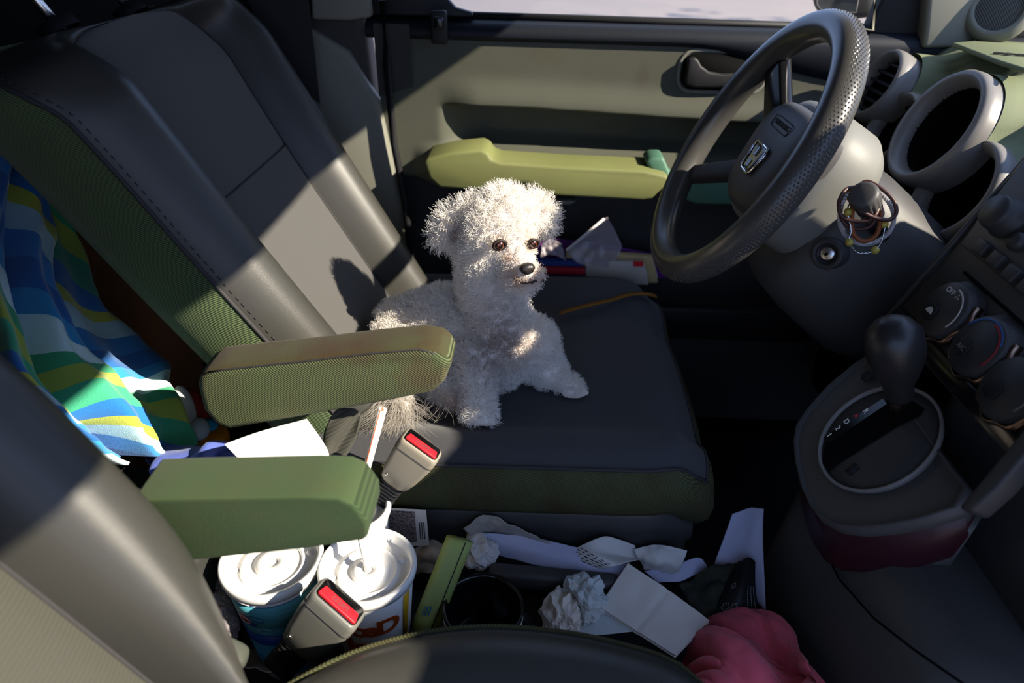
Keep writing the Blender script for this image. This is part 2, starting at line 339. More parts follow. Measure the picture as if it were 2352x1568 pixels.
# inner door handle in its bezel
def rrect(cx, cy, w, h, r, n=6):
    o = []
    for qx, qy, a0 in ((1, -1, -90), (1, 1, 0), (-1, 1, 90), (-1, -1, 180)):
        for i in range(n + 1):
            a = radians(a0 + 90 * i / n); o.append((cx + qx * (w / 2 - r) + r * cos(a), cy + qy * (h / 2 - r) + r * sin(a)))
    return o
c = at(1660, 166, Y=0.688); yb = 0.683
bz = MB().tube([V(c.x + x, yb + 0.0075, c.z + z) for x, z in rrect(0, 0, 0.135, 0.060, 0.022)], 0.0032, 8, closed=True, up=V(0, 1, 0)).build('handle_bezel', MAT['tan_plastic'], DR)
MB().prism([V(c.x + x, yb + 0.004, c.z + z) for x, z in rrect(0, 0, 0.127, 0.052, 0.019)], (0, 0.01, 0)).build('handle_recess', MAT['void'], bz)
hp = [(1580, 134), (1598, 131), (1606, 140), (1612, 152), (1630, 165), (1660, 170), (1700, 168), (1725, 166), (1735, 176), (1728, 190), (1690, 200), (1640, 203), (1600, 203), (1580, 198), (1573, 190)]
MB().prism(yloop(hp, 0.676), (0, 0.010, 0)).build('handle_lever', MAT['black'], bz, bevel=0.004)
# bottom door pocket
MB().grid([[V(x, y, z) for y, z in ((0.70, 0.30), (0.60, 0.29), (0.595, 0.345), (0.60, 0.35))] for x in (-0.22, 0.1, 0.5)]).build('door_pocket', MAT['black'], DR, solid=0.006)
# side window pane
w1 = MB().grid([[V(x, 0.728, 0.782), V(x, 0.715, 1.13)] for x in (-0.20, 0.3, 0.85)]).build('window_1', M_('pane', (0.8, 0.85, 0.85), 0.02, 0.5, thin=(0.02, (0.93, 0.95, 0.95))), kind='structure')

# B pillar with its lit lower trim, belt and the dark upper trim
bp = thing('trim_1', None, None, (-0.33, 0.70, 0), kind='structure')
MB().prism([V(x, 0.685, z) for x, z in ((-0.46, 0.0), (-0.25, 0.0), (-0.243, 0.5), (-0.262, 0.8), (-0.275, 1.13), (-0.46, 1.13))], (0, 0.06, 0)).build('pillar_panel', MAT['door_dark'], bp, bevel=0.012)
pil = yloop([(700, 60), (800, 120), (868, 235), (905, 400), (935, 520), (945, 640), (800, 660), (700, 400)], 0.67)
MB().prism(pil, (0, 0.03, 0)).build('lower_trim', MAT['tan_plastic'], bp, bevel=0.008)
MB().tube(yloop([(878, 0), (888, 150), (905, 330), (932, 470), (948, 640)], 0.66), 0.006, 8).build('door_seal', MAT['black'], bp)
MB().prism(yloop([(712, -40), (845, -40), (852, 40), (800, 47), (716, 45)], 0.66), (0, 0.02, 0)).build('upper_trim', MAT['tan_plastic'], bp, bevel=0.004)
bl = MB().prism(yloop([(560, -20), (705, -20), (720, 100), (735, 240), (640, 160)], 0.63), (0, 0.002, 0)).build('seat_belt', M_('webbing', (0.02, 0.02, 0.022), 0.7, ribs=((0, 0, 0), 0.002, 0.3, 0)), smooth=False)
tagged(bl, 'black seat belt strap hanging beside the upper driver seat back', 'seat belt')

# front corner of the door: sail panel, A pillar base with tweeter
MB().prism([V(0.50, 0.70, 0.775), V(0.86, 0.70, 0.775), V(0.86, 0.70, 1.13), V(0.60, 0.70, 1.13), V(0.515, 0.70, 0.86)], (0, 0.03, 0)).build('sail_panel', MAT['black'], DR, bevel=0.006)
MB().tube(yloop([(2012, -30), (2006, 70), (1955, 66)], 0.695), 0.004, 8).build('mirror_frame', MAT['tan_plastic'], DR)
mr = thing('side_mirror', 'dark outside mirror beyond the driver window, behind steering wheel top', 'mirror', (0.50, 0.86, 0.80))
MB().prism(yloop([(1862, -60), (2010, -60), (2005, 40), (1960, 46), (1885, 36), (1866, 20)], 0.86), (0.03, 0.06, 0)).build('housing', MAT['black'], mr, bevel=0.012)
MB().prism(yloop([(1875, -60), (1985, -60), (1968, 30), (1890, 26), (1878, 12)], 0.857), (0, 0.004, 0)).build('mirror_glass', MAT['chrome'], mr, bevel=0.002)

# ------------------------------------------------------------------ seats
RK = radians(30)
NB, AB = V(cos(RK), 0, sin(RK)), V(-sin(RK), 0, cos(RK))     # backrest normal and up axis
def stitch(mb, P, dash=0.006, gap=0.003, r=0.0007):
    d = 0.0; on = [P[0]]; L = 0.0
    for a, b in zip(P, P[1:]):
        n = max(1, int((b - a).length / 0.0015))
        for i in range(n):
            q = a.lerp(b, (i + 1) / n); L += (b - a).length / n; k = L % (dash + gap)
            if k < dash: on.append(q)
            else:
                if len(on) > 2: mb.tube(on[::2] + [on[-1]], r, 5)
                on = []
    return mb
def seat(name, label, yc, m, dx, mats, base=True, bx=0.0):
    """yc: centre line, m=+1: inner side is -y (driver), -1: mirrored passenger; dx: slid forward"""
    root = thing(name, label, 'car seat', (dx, yc, 0.0))
    O = V(-0.2 + dx + bx, yc, 0.41)
    def B(y, h, d): return O + V(0, m * y, 0) + AB * h + NB * d
    inner = [(-0.122, -0.06), (-0.123, 0.05), (-0.126, 0.15), (-0.128, 0.25), (-0.128, 0.34), (-0.127, 0.41), (-0.122, 0.448), (-0.09, 0.464), (-0.04, 0.468), (0.04, 0.468), (0.11, 0.464), (0.146, 0.447), (0.152, 0.41), (0.142, 0.34), (0.131, 0.25), (0.126, 0.15), (0.123, 0.05), (0.122, -0.06)]
    outer = [(-0.19, -0.06), (-0.20, 0.05), (-0.208, 0.15), (-0.214, 0.25), (-0.217, 0.34), (-0.221, 0.40), (-0.220, 0.445), (-0.165, 0.478), (-0.06, 0.478), (0.06, 0.480), (0.155, 0.486), (0.205, 0.455), (0.216, 0.41), (0.217, 0.34), (0.214, 0.25), (0.208, 0.15), (0.20, 0.05), (0.19, -0.06)]
    if 'outer' in mats:
        half_ = mats['outer']; outer = half_ + [(-a, b) for a, b in reversed(half_)]
    P2 = lambda L: [Vector((a, b, 0)) for a, b in L]
    I, Q = P2(inner), P2(outer)
    N = 90; prof = [(0, -0.006), (0.04, 0.004), (0.12, 0.02), (0.25, 0.036), (0.42, 0.046), (0.6, 0.046), (0.78, 0.036), (0.9, 0.022), (0.97, 0.011), (1, 0.004)]
    rows, edge, iedge = [], [], []
    for k in range(N + 1):
        a, b_ = cr(I, k / N), cr(Q, k / N)
        top = sstep(0.40, 0.47, a.y) * (1 - sstep(0.10, 0.14, abs(a.x)))
        topf = sstep(0.39, 0.46, b_.y)
        row = []
        for t, d in prof:
            q = a.lerp(b_, t); row.append(B(q.x, q.y, d * (1 - 0.85 * top) - 0.05 * top * t * t - 0.012 * topf))
        rows.append(row); edge.append((b_, row[-1])); iedge.append((a, row[0]))
    back = MB().grid(rows).build('bolster', mats['vinyl'], root)
    MB().tube([r[0] + NB * 0.001 for r in rows], 0.0013, 6).build('inner_seam', MAT['stitch_dark'], back)
    if m > 0: MB().tube([r[-1] + NB * 0.001 for r in rows[:]], 0.0022, 6).build('outer_piping', mats['pipe'], back)
    stitch(MB(), [r[-2] + NB * 0.0008 for r in rows]).build('edge_stitching', mats['pipe'], back)
    # centre panel
    pr = []
    half = N // 2
    for k in range(half + 1):
        l, r = iedge[k][1], iedge[N - k][1]; h = iedge[k][0].y; line = []
        for j in range(25):
            u = j / 24; p = l.lerp(r, u)
            dd = 0.006 * (1 - (2 * u - 1) ** 8) + 0.006 * (1 - (2 * u - 1) ** 2) - 0.006 * math.exp(-((h - 0.262) / 0.004) ** 2)
            line.append(p + NB * dd)
        pr.append(line)
    cp_ = MB().grid(pr).build('center_panel', mats['panel'], root)
    sm_ = min(range(half + 1), key=lambda k: abs(iedge[k][0].y - 0.262) + (9 if k > half * 0.7 else 0))
    MB().tube([p + NB * 0.0012 for p in pr[sm_]], 0.0011, 6).build('cross_seam', MAT['stitch_dark'], cp_)
    # side and back shell
    sh = []
    for b_, p in edge:
        s_ = -1 if b_.x < 0 else 1; q = B(b_.x, b_.y, 0); out = V(0, m * s_, 0); cen = B(b_.x * 0.8, min(b_.y, 0.45), -0.1)
        dz = (p - q).dot(NB); topf = sstep(0.40, 0.47, b_.y)
        o1 = Vector((b_.x, b_.y, 0)); nrm = Vector((b_.x, max(0, b_.y - 0.36) * 2.2, 0)); nrm.normalize()
        f = lambda off, d: B(b_.x + nrm.x * off, b_.y + nrm.y * off, d)
        sh.append([p, f(0.004, dz - 0.012), f(0.006, -0.03 + dz * 0.5), f(0.004, -0.055), f(-0.006, -0.075), f(-0.03, -0.09), f(-0.07, -0.096), B(b_.x * 0.3, min(b_.y, 0.40), -0.1)])
    MB().grid(sh).build('side_panel', mats['side'], root)
    # head restraint on two posts
    po = []
    for s_ in (-1, 1):
        p = B(s_ * 0.07, 0.475, -0.04)
        po.append(MB().tube([p, p + AB * 0.10], 0.0055, 10).build('headrest_post', MAT['metal'], root))
        MB().lathe(p + AB * 0.004, AB, [(0.02, 0), (0.019, 0.012), (0.008, 0.014)], 16).build('post_collar', MAT['black'], po[-1])
    hr = []
    for z, k in ((0, 0.55), (0.01, 0.85), (0.04, 1.0), (0.10, 1.0), (0.14, 0.85), (0.15, 0.5)):
        hr.append([B(0, 0.545 + z, -0.04) + V(0, 0.12 * k * cos(a) * (1 + 0.12 * abs(sin(2 * a))), 0) + NB * (0.045 * k * sin(a)) for a in [2 * pi * i / 28 for i in range(28)]])
    MB().loft(hr).build('headrest', mats['vinyl_dark'], root)
    # cushion
    X0, X1 = -0.23 + dx, 0.215 + dx
    def cush(u, v):
        """u 0..1 back to front, v -1..1 across (inner to outer)"""
        x = lerp(X0, X1, u); fr = sstep(0.75, 1.0, u)
        hw = mats['hw'](u) if 'hw' in mats else 0.236 - 0.025 * fr ** 3
        y = v * hw; e = abs(v)
        z = 0.383 + 0.027 * sstep(0.55, 0.86, e) - 0.012 * sstep(0.9, 1.0, e) + 0.006 * u
        z -= 0.035 * sstep(0.86, 1.0, u) ** 2
        return V(x + 0.012 * (1 - v * v) * fr, yc + m * y, z)
    us = [i / 30 for i in range(31)]; vs = [-1, -0.985, -0.96, -0.92, -0.86, -0.8, -0.74, -0.68, -0.6] + [-0.5 + 0.1 * i for i in range(11)] + [0.6, 0.68, 0.74, 0.8, 0.86, 0.92, 0.96, 0.985, 1]
    MB().grid([[cush(u, v) for v in vs] for u in us]).build('cushion', mats['cush'], root)
    ring = [cush(u, -1) for u in us] + [cush(1, v) for v in vs[1:-1]] + [cush(u, 1) for u in reversed(us)]
    cc = V(lerp(X0, X1, 0.5), yc, 0)
    sk = []
    for p in ring:
        o = (p - cc); o.z = 0; o.normalize(); rowp = [p]
        o2 = V(o.x, o.y, 0); 
        for a, dz in ((0.010, -0.012), (0.015, -0.028), (0.012, -0.05), (0.0, -0.068), (-0.015, -0.074)):
            rowp.append(p + o2 * a + V(0, 0, dz))
        sk.append(rowp)
    cs = MB().grid(sk).build('cushion_side', mats['cside'], root)
    MB().tube([p + V(0, 0, 0.0005) for p in ring], 0.002, 6).build('cushion_piping', MAT['stitch_dark'] if m > 0 else MAT['green_side'], cs)
    stitch(MB(), [p + (cc - p).normalized() * 0.008 + V(0, 0, 0.0035) for p in ring]).build('edge_stitching', mats['cpipe'], cs)
    bs = []
    for p in ring:
        o = (p - cc); o.z = 0; o.normalize()
        bs.append([p + o * a + V(0, 0, dz) for a, dz in ((-0.03, -0.066), (-0.008, -0.07), (-0.004, -0.078), (-0.004, -0.095), (-0.010, -0.105), (-0.008, -0.16), (-0.01, -0.24))])
    MB().grid(bs).build('base_valance', MAT['grey_plastic'] if base else MAT['dark_plastic'], root)
    MB().box((dx - 0.02, yc, 0.10), (0.36, 0.40, 0.20)).build('seat_rail', MAT['black'], root, bevel=0.01)
    return root, B
pipe_dark = dict(panel=MAT['seat_cloth'], vinyl=MAT['vinyl'], vinyl_dark=MAT['black'], side=MAT['green_rib'], cush=MAT['cushion_cloth'], cside=MAT['green_side'], pipe=MAT['stitch_dark'], cpipe=MAT['stitch_dark'])
DS, DB = seat('driver_seat', 'driver seat with dark cloth center and green ribbed side, the dog sits on it', SY, 1, 0.0, pipe_dark)
pas = dict(pipe_dark); pas.update(panel=MAT['cord'], pipe=MAT['stitch'], cpipe=MAT['stitch'], cside=MAT['black'], cush=MAT['vinyl'],
    outer=[(-0.01, -0.06), (-0.07, 0.0), (-0.125, 0.045), (-0.168, 0.088), (-0.196, 0.135), (-0.206, 0.21), (-0.212, 0.31), (-0.210, 0.41), (-0.196, 0.452), (-0.15, 0.488)],
    hw=lambda u: cr([0.12, 0.175, 0.217, 0.240, 0.250, 0.249, 0.240, 0.218, 0.150], u))
PS, PB = seat('passenger_seat', 'near passenger seat at the photo bottom with corduroy center and tan stitching', -0.325, -1, -0.02, pas, bx=0.060)

def armrest(root, yn, th, pts, mat, seam, topm):
    mb = MB().prism(yloop(pts, yn), (0, th, 0))
    a = mb.build('armrest', mat, root, bevel=0.011, seg=4)
    a.data.materials.append(topm)
    for p_ in a.data.polygons:
        if p_.normal.z > 0.75: p_.material_index = 1
    MB().tube([p + V(0, 0.0025, 0.0) for p in yloop(seam, yn)], 0.0009, 6).build('armrest_seam', MAT['stitch_dark'], a)
    return a
arm_d = [(448, 888), (462, 945), (492, 982), (528, 992), (700, 962), (900, 926), (990, 908), (1020, 884), (1036, 842), (1030, 822), (1004, 806), (960, 800), (850, 810), (700, 828), (515, 847), (475, 852), (454, 866)]
armrest(DS, 0.06, 0.048, arm_d, MAT['green_arm'], [(475, 858), (515, 852), (700, 833), (850, 815), (960, 806), (1000, 815), (1022, 845)], M_('arm_top_worn', (0.048, 0.048, 0.022), 0.9, 0.15, var=(26, 1.0, (0.046, 0.026, 0.012)), bump=(900, 0.4, 0.0008), sheen=0.05))
arm_p = [(300, 1150), (405, 1147), (700, 1142), (775, 1145), (812, 1160), (842, 1200), (846, 1232), (836, 1242), (700, 1262), (490, 1284), (420, 1290), (330, 1270)]
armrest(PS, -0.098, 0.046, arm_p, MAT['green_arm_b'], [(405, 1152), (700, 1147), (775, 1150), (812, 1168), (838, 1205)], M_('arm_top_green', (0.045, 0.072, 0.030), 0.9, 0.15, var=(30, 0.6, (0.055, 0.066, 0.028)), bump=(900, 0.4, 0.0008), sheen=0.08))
p = at(500, 1525, Y=-0.08)
MB().prism([at(x, y, Y=-0.09) for x, y in ((440, 1470), (545, 1520), (560, 1530), (556, 1550), (520, 1575), (440, 1600))], (0, 0.02, 0)).build('recline_lever', M_('lever', (0.055, 0.06, 0.05), 0.55), PS, bevel=0.005)

# ------------------------------------------------------------------ steering wheel and column
WC = V(0.2465, 0.36, 0.6884); WT = 0.486
WA = V(-cos(WT), 0, sin(WT))                                 # towards the driver
WU = V(sin(WT), 0, cos(WT)); WL = V(0, 1, 0)                 # up and driver's left on the wheel plane
def wp(l, u_, d=0.0): return WC + WL * l + WU * u_ + WA * d
SW = thing('steering_wheel', 'dark grey steering wheel with dimpled grip in front of the dog', 'steering wheel', (0.27, 0.36, 0.6884))
RR, RT_ = 0.1515, 0.0165
def rim_loops(a0, a1, n, r, amp=0.0, m=28):
    L = []
    for i in range(n + 1):
        a = lerp(a0, a1, i / n); c = wp(RR * sin(a), RR * cos(a)); o = WL * sin(a) + WU * cos(a); lo = []
        for k in range(m):
            b = 2 * pi * k / m; lo.append(c + o * (r * cos(b)) + WA * (r * 1.08 * sin(b)))
        L.append(lo)
    return L
rim = MB().grid(rim_loops(0, 2 * pi, 160, RT_)[:-1], cu=True, cv=True).build('rim', MAT['wheel'], SW)
# dimpled leather look grip: raised pips in a diagonal net on the side away from the driver
pm = MB(); rows_, per = 250, 15
for i in range(rows_):
    a = 2 * pi * i / rows_
    if not (-1.0 < 2.6 - 0 or True): continue
    for k in range(per):
        b = pi * 2 * (k + 0.5 * (i % 2)) / per * 0.5 - radians(95)
        a_ = a
        # pips cover the outside and front half of the rim
        b2 = b
        o = WL * sin(a_) + WU * cos(a_); c = wp(RR * sin(a_), RR * cos(a_)); n = (o * cos(b2) - WA * sin(b2) * -1 if False else o * cos(b2) + WA * sin(b2))
        p = c + n * (RT_ * 1.0); t1 = (WL * cos(a_) - WU * sin(a_)); t2 = n.cross(t1)
        s_ = 0.00165
        pm.v += [p + t1 * s_, p + t2 * s_ * 0.85, p - t1 * s_, p - t2 * s_ * 0.85, p + n * 0.0008]
        q = len(pm.v) - 5; pm.f += [(q, q + 1, q + 4), (q + 1, q + 2, q + 4), (q + 2, q + 3, q + 4), (q + 3, q, q + 4)]
pm.build('grip_dimples', MAT['wheel'], rim, smooth=False)
# airbag pad
pad = []
for d, k in ((-0.030, 0.98), (-0.012, 1.0), (0.002, 0.97), (0.010, 0.86), (0.0135, 0.6), (0.0145, 0.25)):
    lo = []
    for i in range(48):
        a = 2 * pi * i / 48; c_, s_ = cos(a), sin(a)
        x = 0.074 * math.copysign(abs(c_) ** 0.6, c_); y = 0.066 * math.copysign(abs(s_) ** 0.6, s_)
        x *= 1.0 + 0.16 * (y / 0.066) ; lo.append(wp(x * k, y * k + 0.008, d - 0.032))
    pad.append(lo)
padm = M_('pad', (0.06, 0.058, 0.06), 0.5, 0.4, bump=(500, 0.2, 0.0004))
pd = MB().loft(pad).build('airbag_pad', padm, SW)
for nm, l0, u0, l1, u1, w0, w1 in (('spoke', 0.05, 0.035, 0.112, 0.100, 0.022, 0.017), ('spoke', -0.05, 0.035, -0.112, 0.100, 0.022, 0.017), ('spoke', 0.05, -0.02, 0.128, -0.075, 0.015, 0.012), ('spoke', -0.05, -0.02, -0.128, -0.075, 0.015, 0.012)):
    a, b = V(l0, u0, 0), V(l1, u1, 0); t = (b - a).normalized(); pnt = V(-t.y, t.x, 0); L = []
    for q in (0, 0.35, 0.7, 1):
        c = a.lerp(b, q); w = lerp(w0, w1, q); dd = lerp(-0.036, -0.004, q)
        L.append([wp(c.x + pnt.x * w * ux, c.y + pnt.y * w * ux, dd + uz) for ux, uz in ((-1, -0.006), (-0.8, 0.006), (0.8, 0.006), (1, -0.006), (0.8, -0.014), (-0.8, -0.014))])
    MB().loft(L).build(nm, MAT['black_gloss'] if u0 > 0 else MAT['dark_plastic'], SW, bevel=0.003)
MB().lathe(WC - WA * 0.085 + WU * 0.005, WA, [(0.0, 0), (0.05, 0.0), (0.058, 0.02), (0.060, 0.045)], 32).build('hub', MAT['dark_plastic'], SW)
# emblem: chrome letter in a rounded shield
EM = wp(0, 0.0, -0.0165)
sh = [(-0.020, 0.017), (0.020, 0.017), (0.0225, 0.010), (0.017, -0.013), (0.012, -0.017), (-0.012, -0.017), (-0.017, -0.013), (-0.0225, 0.010)]
ep = lambda x, y, d=0.0: EM - WL * x + WU * y + WA * d
eb = MB().prism([ep(x, y, -0.004) for x, y in sh], WA * 0.0055).build('emblem', MAT['black_gloss'], pd, bevel=0.002)
MB().tube([ep(x, y, 0.002) for x, y in sh], 0.0016, 8, closed=True, up=WA).build('emblem_ring', MAT['chrome'], pd, label='chrome shield ring')
for bar in ([(-0.0125, 0.0125), (-0.0085, 0.0125), (-0.0062, -0.0125), (-0.0098, -0.0125)], [(0.0125, 0.0125), (0.0085, 0.0125), (0.0062, -0.0125), (0.0098, -0.0125)], [(-0.008, 0.002), (0.008, 0.002), (0.0074, -0.0025), (-0.0074, -0.0025)]):
    MB().prism([ep(x, y, 0.001) for x, y in bar], WA * 0.002).build('emblem_letter_bar', MAT['chrome'], pd, smooth=False)
text('airbag_lettering', 'SRS AIRBAG', 0.008, mat4(wp(-0.0, 0.045, -0.0175), -WL, WU, WA), MAT['ink'], pd)
MB().tube([wp(x, y + 0.045, -0.0175) for x, y in rrect(0, 0, 0.056, 0.014, 0.004)], 0.0006, 6, closed=True, up=WA).build('lettering_frame', MAT['ink'], pd)

SCN = thing('steering_column', 'grey steering column shroud with ignition lock below the wheel', 'steering column', (0.40, 0.37, 0.60))
CA = V(cos(WT), 0, -sin(WT) )                                # runs forward and down from the wheel
def colring(s, ry, ru, du=0.0, n=44, e=0.75):
    lo = []
    for i in range(n):
        a = 2 * pi * i / n; c_, s_ = cos(a), sin(a)
        lo.append(wp(ry * math.copysign(abs(c_) ** e, c_) , ru * math.copysign(abs(s_) ** e, s_) + du, 0) + CA * s)
    return lo
MB().loft([colring(0.035, 0.060, 0.062, 0.01), colring(0.04, 0.071, 0.074, 0.01), colring(0.07, 0.078, 0.082, 0.008), colring(0.11, 0.076, 0.082, 0.006), colring(0.125, 0.068, 0.074, 0.004)]).build('front_shroud', MAT['column'], SCN)
low = [colring(0.10, 0.070, 0.070, -0.02), colring(0.112, 0.085, 0.088, -0.03), colring(0.16, 0.088, 0.098, -0.036), colring(0.24, 0.085, 0.10, -0.05), colring(0.32, 0.075, 0.09, -0.05)]
MB().loft(low).build('rear_shroud', MAT['grey_plastic'], SCN)
ic = at(1900, 583, Y=0.268); ia = ((CAM - ic).normalized() * 0.75 + V(-0.5, -0.3, 0.0)).normalized()
ig = MB().lathe(ic - ia * 0.02, ia, [(0.019, -0.02), (0.0175, 0.021), (0.0165, 0.0228), (0.0125, 0.0228), (0.0118, 0.021), (0.0115, 0.017), (0.0085, 0.016), (0.0, 0.016)], 36).build('ignition_bezel', MAT['dark_plastic'], SCN)
MB().lathe(ic - ia * 0.004, ia, [(0.0095, 0), (0.0095, 0.002), (0.0072, 0.0045), (0.006, 0.005), (0.0, 0.005)], 28).build('lock_barrel', MAT['metal'], ig)
MB().box(ic + ia * 0.0022, (0.0022, 0.0022, 0.009), Matrix(tuple(zip(*frame(ia))))).build('key_slot', MAT['void'], ig)
# wiper stalk with knurled cap, draped with hair ties and bracelets
sb, st = at(2005, 495, Y=0.255), at(1968, 412, Y=0.215)
sa = (st - sb).normalized()
stk = MB().tube([sb - sa * 0.05, sb + sa * 0.006], [0.0085, 0.0095], 16).build('wiper_stalk', MAT['black'], SCN)
MB().tube([sb + sa * 0.002, sb + sa * 0.022], [0.0115, 0.0118], 24).build('stalk_collar', MAT['column'], stk)
kn = []
for h, r in ((0.018, 0.0118), (0.020, 0.0128), (0.036, 0.0140), (0.046, 0.0145), (0.050, 0.0135), (0.0515, 0.010), (0.052, 0.002)):
    x, y, z = frame(sa); kn.append([sb + sa * h + (x * cos(2 * pi * k / 64) + y * sin(2 * pi * k / 64)) * (r - (0.0011 if (k // 2) % 2 and h < 0.045 else 0)) for k in range(64)])
MB().loft(kn).build('stalk_knob', MAT['grey_plastic'], stk)

def loop_on(pts, Y0, dY=0.0, n=90, seed=0):
    """closed loop through pixels, hung round the stalk: farther parts lie deeper"""
    L = [at(x, y, Y=Y0 + dY * w) for x, y, w in pts]; L2 = L + L[:3]; m = len(L); out = []
    for i in range(n):
        t = i / n * m; k = int(t); f = t - k
        p0, p1, p2, p3 = L[(k - 1) % m], L[k % m], L[(k + 1) % m], L[(k + 2) % m]
        out.append(p1 + (p2 - p0) * (0.5 * f) + (p0 * 2 - p1 * 5 + p2 * 4 - p3) * (0.5 * f * f) + (p1 * 3 - p0 - p2 * 3 + p3) * (0.5 * f ** 3))
    return out
tie = M_('tie_brown', (0.055, 0.02, 0.015), 0.45, 0.4); tie2 = M_('tie_rust', (0.20, 0.055, 0.012), 0.5, 0.35)
g = 'hair ties hung on the wiper stalk'
ties = [('upper dark brown hair tie looped widest to the right on wiper stalk', tie, [(1985, 418, 1), (2020, 430, .6), (2052, 460, .2), (2058, 490, 0), (2040, 505, -.2), (2010, 500, -.2), (1985, 488, -.1), (1968, 476, .1), (1958, 455, .6)]),
        ('lower dark brown hair tie hanging over the left of the wiper stalk', tie, [(1950, 432, 1), (1930, 455, .5), (1927, 480, .1), (1938, 500, -.1), (1965, 508, -.3), (1995, 505, -.3), (2012, 490, -.2), (2020, 460, .3), (2008, 432, 1)]),
        ('third dark brown hair tie dipping lowest in the middle of the stalk', tie, [(1946, 440, 1), (1930, 480, .2), (1940, 512, -.1), (1970, 526, -.3), (2000, 518, -.3), (2014, 490, -.2), (2012, 455, .3), (1995, 425, 1)])]
for i, (lb, m_, pts) in enumerate(ties):
    tagged(MB().tube(loop_on(pts, 0.231 + 0.004 * i, 0.022), 0.0021, 8, closed=True).build('hair_tie', m_), lb, 'hair tie', g)
tagged(MB().tube(loop_on([(1948, 445, 1), (1958, 470, .4), (1956, 510, 0), (1962, 540, -.2), (1985, 554, -.3), (2012, 540, -.2), (2022, 505, 0), (2018, 470, .5), (1990, 430, 1)], 0.232, 0.02), 0.0024, 8, closed=True).build('hair_tie', tie2), 'rust orange hair tie hanging lowest from the wiper stalk', 'hair tie', g)
crystal = M_('crystal', (0.75, 0.72, 0.72), 0.05, 0.8, trans=0.6, ior=1.6); amber = M_('amber', (0.45, 0.36, 0.06), 0.15, 0.6, trans=0.2)
brl = loop_on([(1990, 425, 1), (2030, 450, .4), (2050, 480, .1), (2052, 510, 0), (2040, 535, -.1), (2010, 556, -.2), (1980, 560, -.2), (1950, 548, -.1), (1932, 520, 0), (1930, 485, .2), (1945, 450, .6)], 0.24, 0.015, n=64)
br = thing('bead_bracelet', 'clear crystal bead bracelet hung on the wiper stalk behind hair ties', 'bracelet', brl[32])
MB().tube(brl, 0.0006, 6, closed=True).build('bracelet_string', MAT['paper'], br)
bdm = MB()
for k in range(64): bdm.ball(brl[k], 0.0030, 3)
tagged(bdm.build('beads', crystal, br, smooth=False), kind='stuff')
wl = loop_on([(1975, 440, 1), (1950, 470, .6), (1948, 490, .3), (1955, 530, 0), (1950, 553, -.1), (1965, 578, -.2), (1985, 582, -.2), (2008, 576, -.2), (2022, 560, -.1), (2030, 535, 0), (2030, 510, .2), (2010, 460, 1)], 0.228, 0.02, n=96)
wb = thing('wire_bracelet', 'thin silver wire bracelet with yellow beads at the bottom of the stalk', 'bracelet', wl[48])
MB().tube([p + V(0, 0, 0.0006 * sin(i * 2.1)) for i, p in enumerate(wl)], 0.00075, 6, closed=True).build('wire', MAT['metal'], wb)
for x, y in ((1951, 553), (2008, 576), (2030, 514), (1949, 486)):
    MB().ball(min(wl, key=lambda p: (p - at(x, y, Y=0.228)).length), 0.0042, 7).build('yellow_bead', amber, wb)

# ------------------------------------------------------------------ dashboard
DB_ = thing('dashboard', 'green topped dashboard with round gauge pods behind the wheel', 'dashboard', (0.62, 0.1, 0.0))
GT = 0.41
GA = V(-cos(GT), 0, sin(GT)); GU = V(sin(GT), 0, cos(GT))
pods = [(V(0.5, 0.6199, 0.7193), 0.0505, 'vent'), (V(0.5, 0.5437, 0.6758), 0.051, 'gauge'), (V(0.5, 0.4352, 0.7045), 0.0715, 'gauge'), (V(0.5, 0.3547, 0.6508), 0.0625, 'gauge')]
def ztop(y):
    z = 0.64 + 0.05 * sstep(0.30, 0.2, y) * 0
    vals = [z]
    for c, r, k in pods:
        q = (r * 1.02) ** 2 - (y - c.y) ** 2
        if q > 0: vals.append(c.z + sqrt(q) * cos(GT) - 0.004)
    return max(vals)
rows = []
for i in range(150):
    y = 0.300 + (0.69 - 0.300) * i / 149; z0 = ztop(y); row = []
    zb = sum(ztop(y + o) for o in (-0.03, -0.015, 0, 0.015, 0.03)) / 5
    for j in range(14):
        t = j / 13; zz = lerp(z0, lerp(zb, 0.775, sstep(0.2, 1, t)), sstep(0, 0.5, t)); row.append(V(0.518 + (z0 - 0.705) * tan(GT) + 0.012 * 0 + t * (0.63 - 0.505 - (z0 - 0.705) * tan(GT)), y, zz))
    rows.append(row)
MB().grid(rows).build('hood_pad', MAT['dash_green'], DB_)
# flat top back to the windshield, with its ledge and vent slots; higher towards the middle and passenger side
MB().grid([[V(x, y, z) for x, z in ((0.625, 0.772), (0.66, 0.776), (0.74, 0.772), (0.86, 0.768))] for y in (0.26, 0.45, 0.72)]).build('top_pad', MAT['dash_green'], DB_)
sl = at(2270, 128, Z=0.778)
MB().prism([at(x, y, Z=0.776) for x, y in ((2185, 108), (2230, 104), (2360, 112), (2360, 172), (2290, 150))], (0, 0, 0.006)).build('defrost_ledge', MAT['dash_green'], DB_, bevel=0.002)
for k in range(4):
    a = at(2268 + 26 * k, 122 + 2 * k, Z=0.783); MB().prism([a + V(0.004, -0.004, 0), a + V(0.022, -0.006, 0), a + V(0.012, 0.004, 0)], (0, 0, 0.0015)).build('defrost_slot', MAT['black'], DB_, smooth=False)
MB().prism([V(0.572, y, z) for y, z in ((0.27, 0.45), (0.69, 0.45), (0.69, 0.66), (0.62, 0.72), (0.55, 0.69), (0.44, 0.73), (0.35, 0.68), (0.27, 0.66))], (0.03, 0, 0)).build('fascia', MAT['black'], DB_, bevel=0.01)
MB().box((0.68, 0.49, 0.40), (0.24, 0.40, 0.5)).build('lower_fascia', MAT['void'], DB_, bevel=0.02)
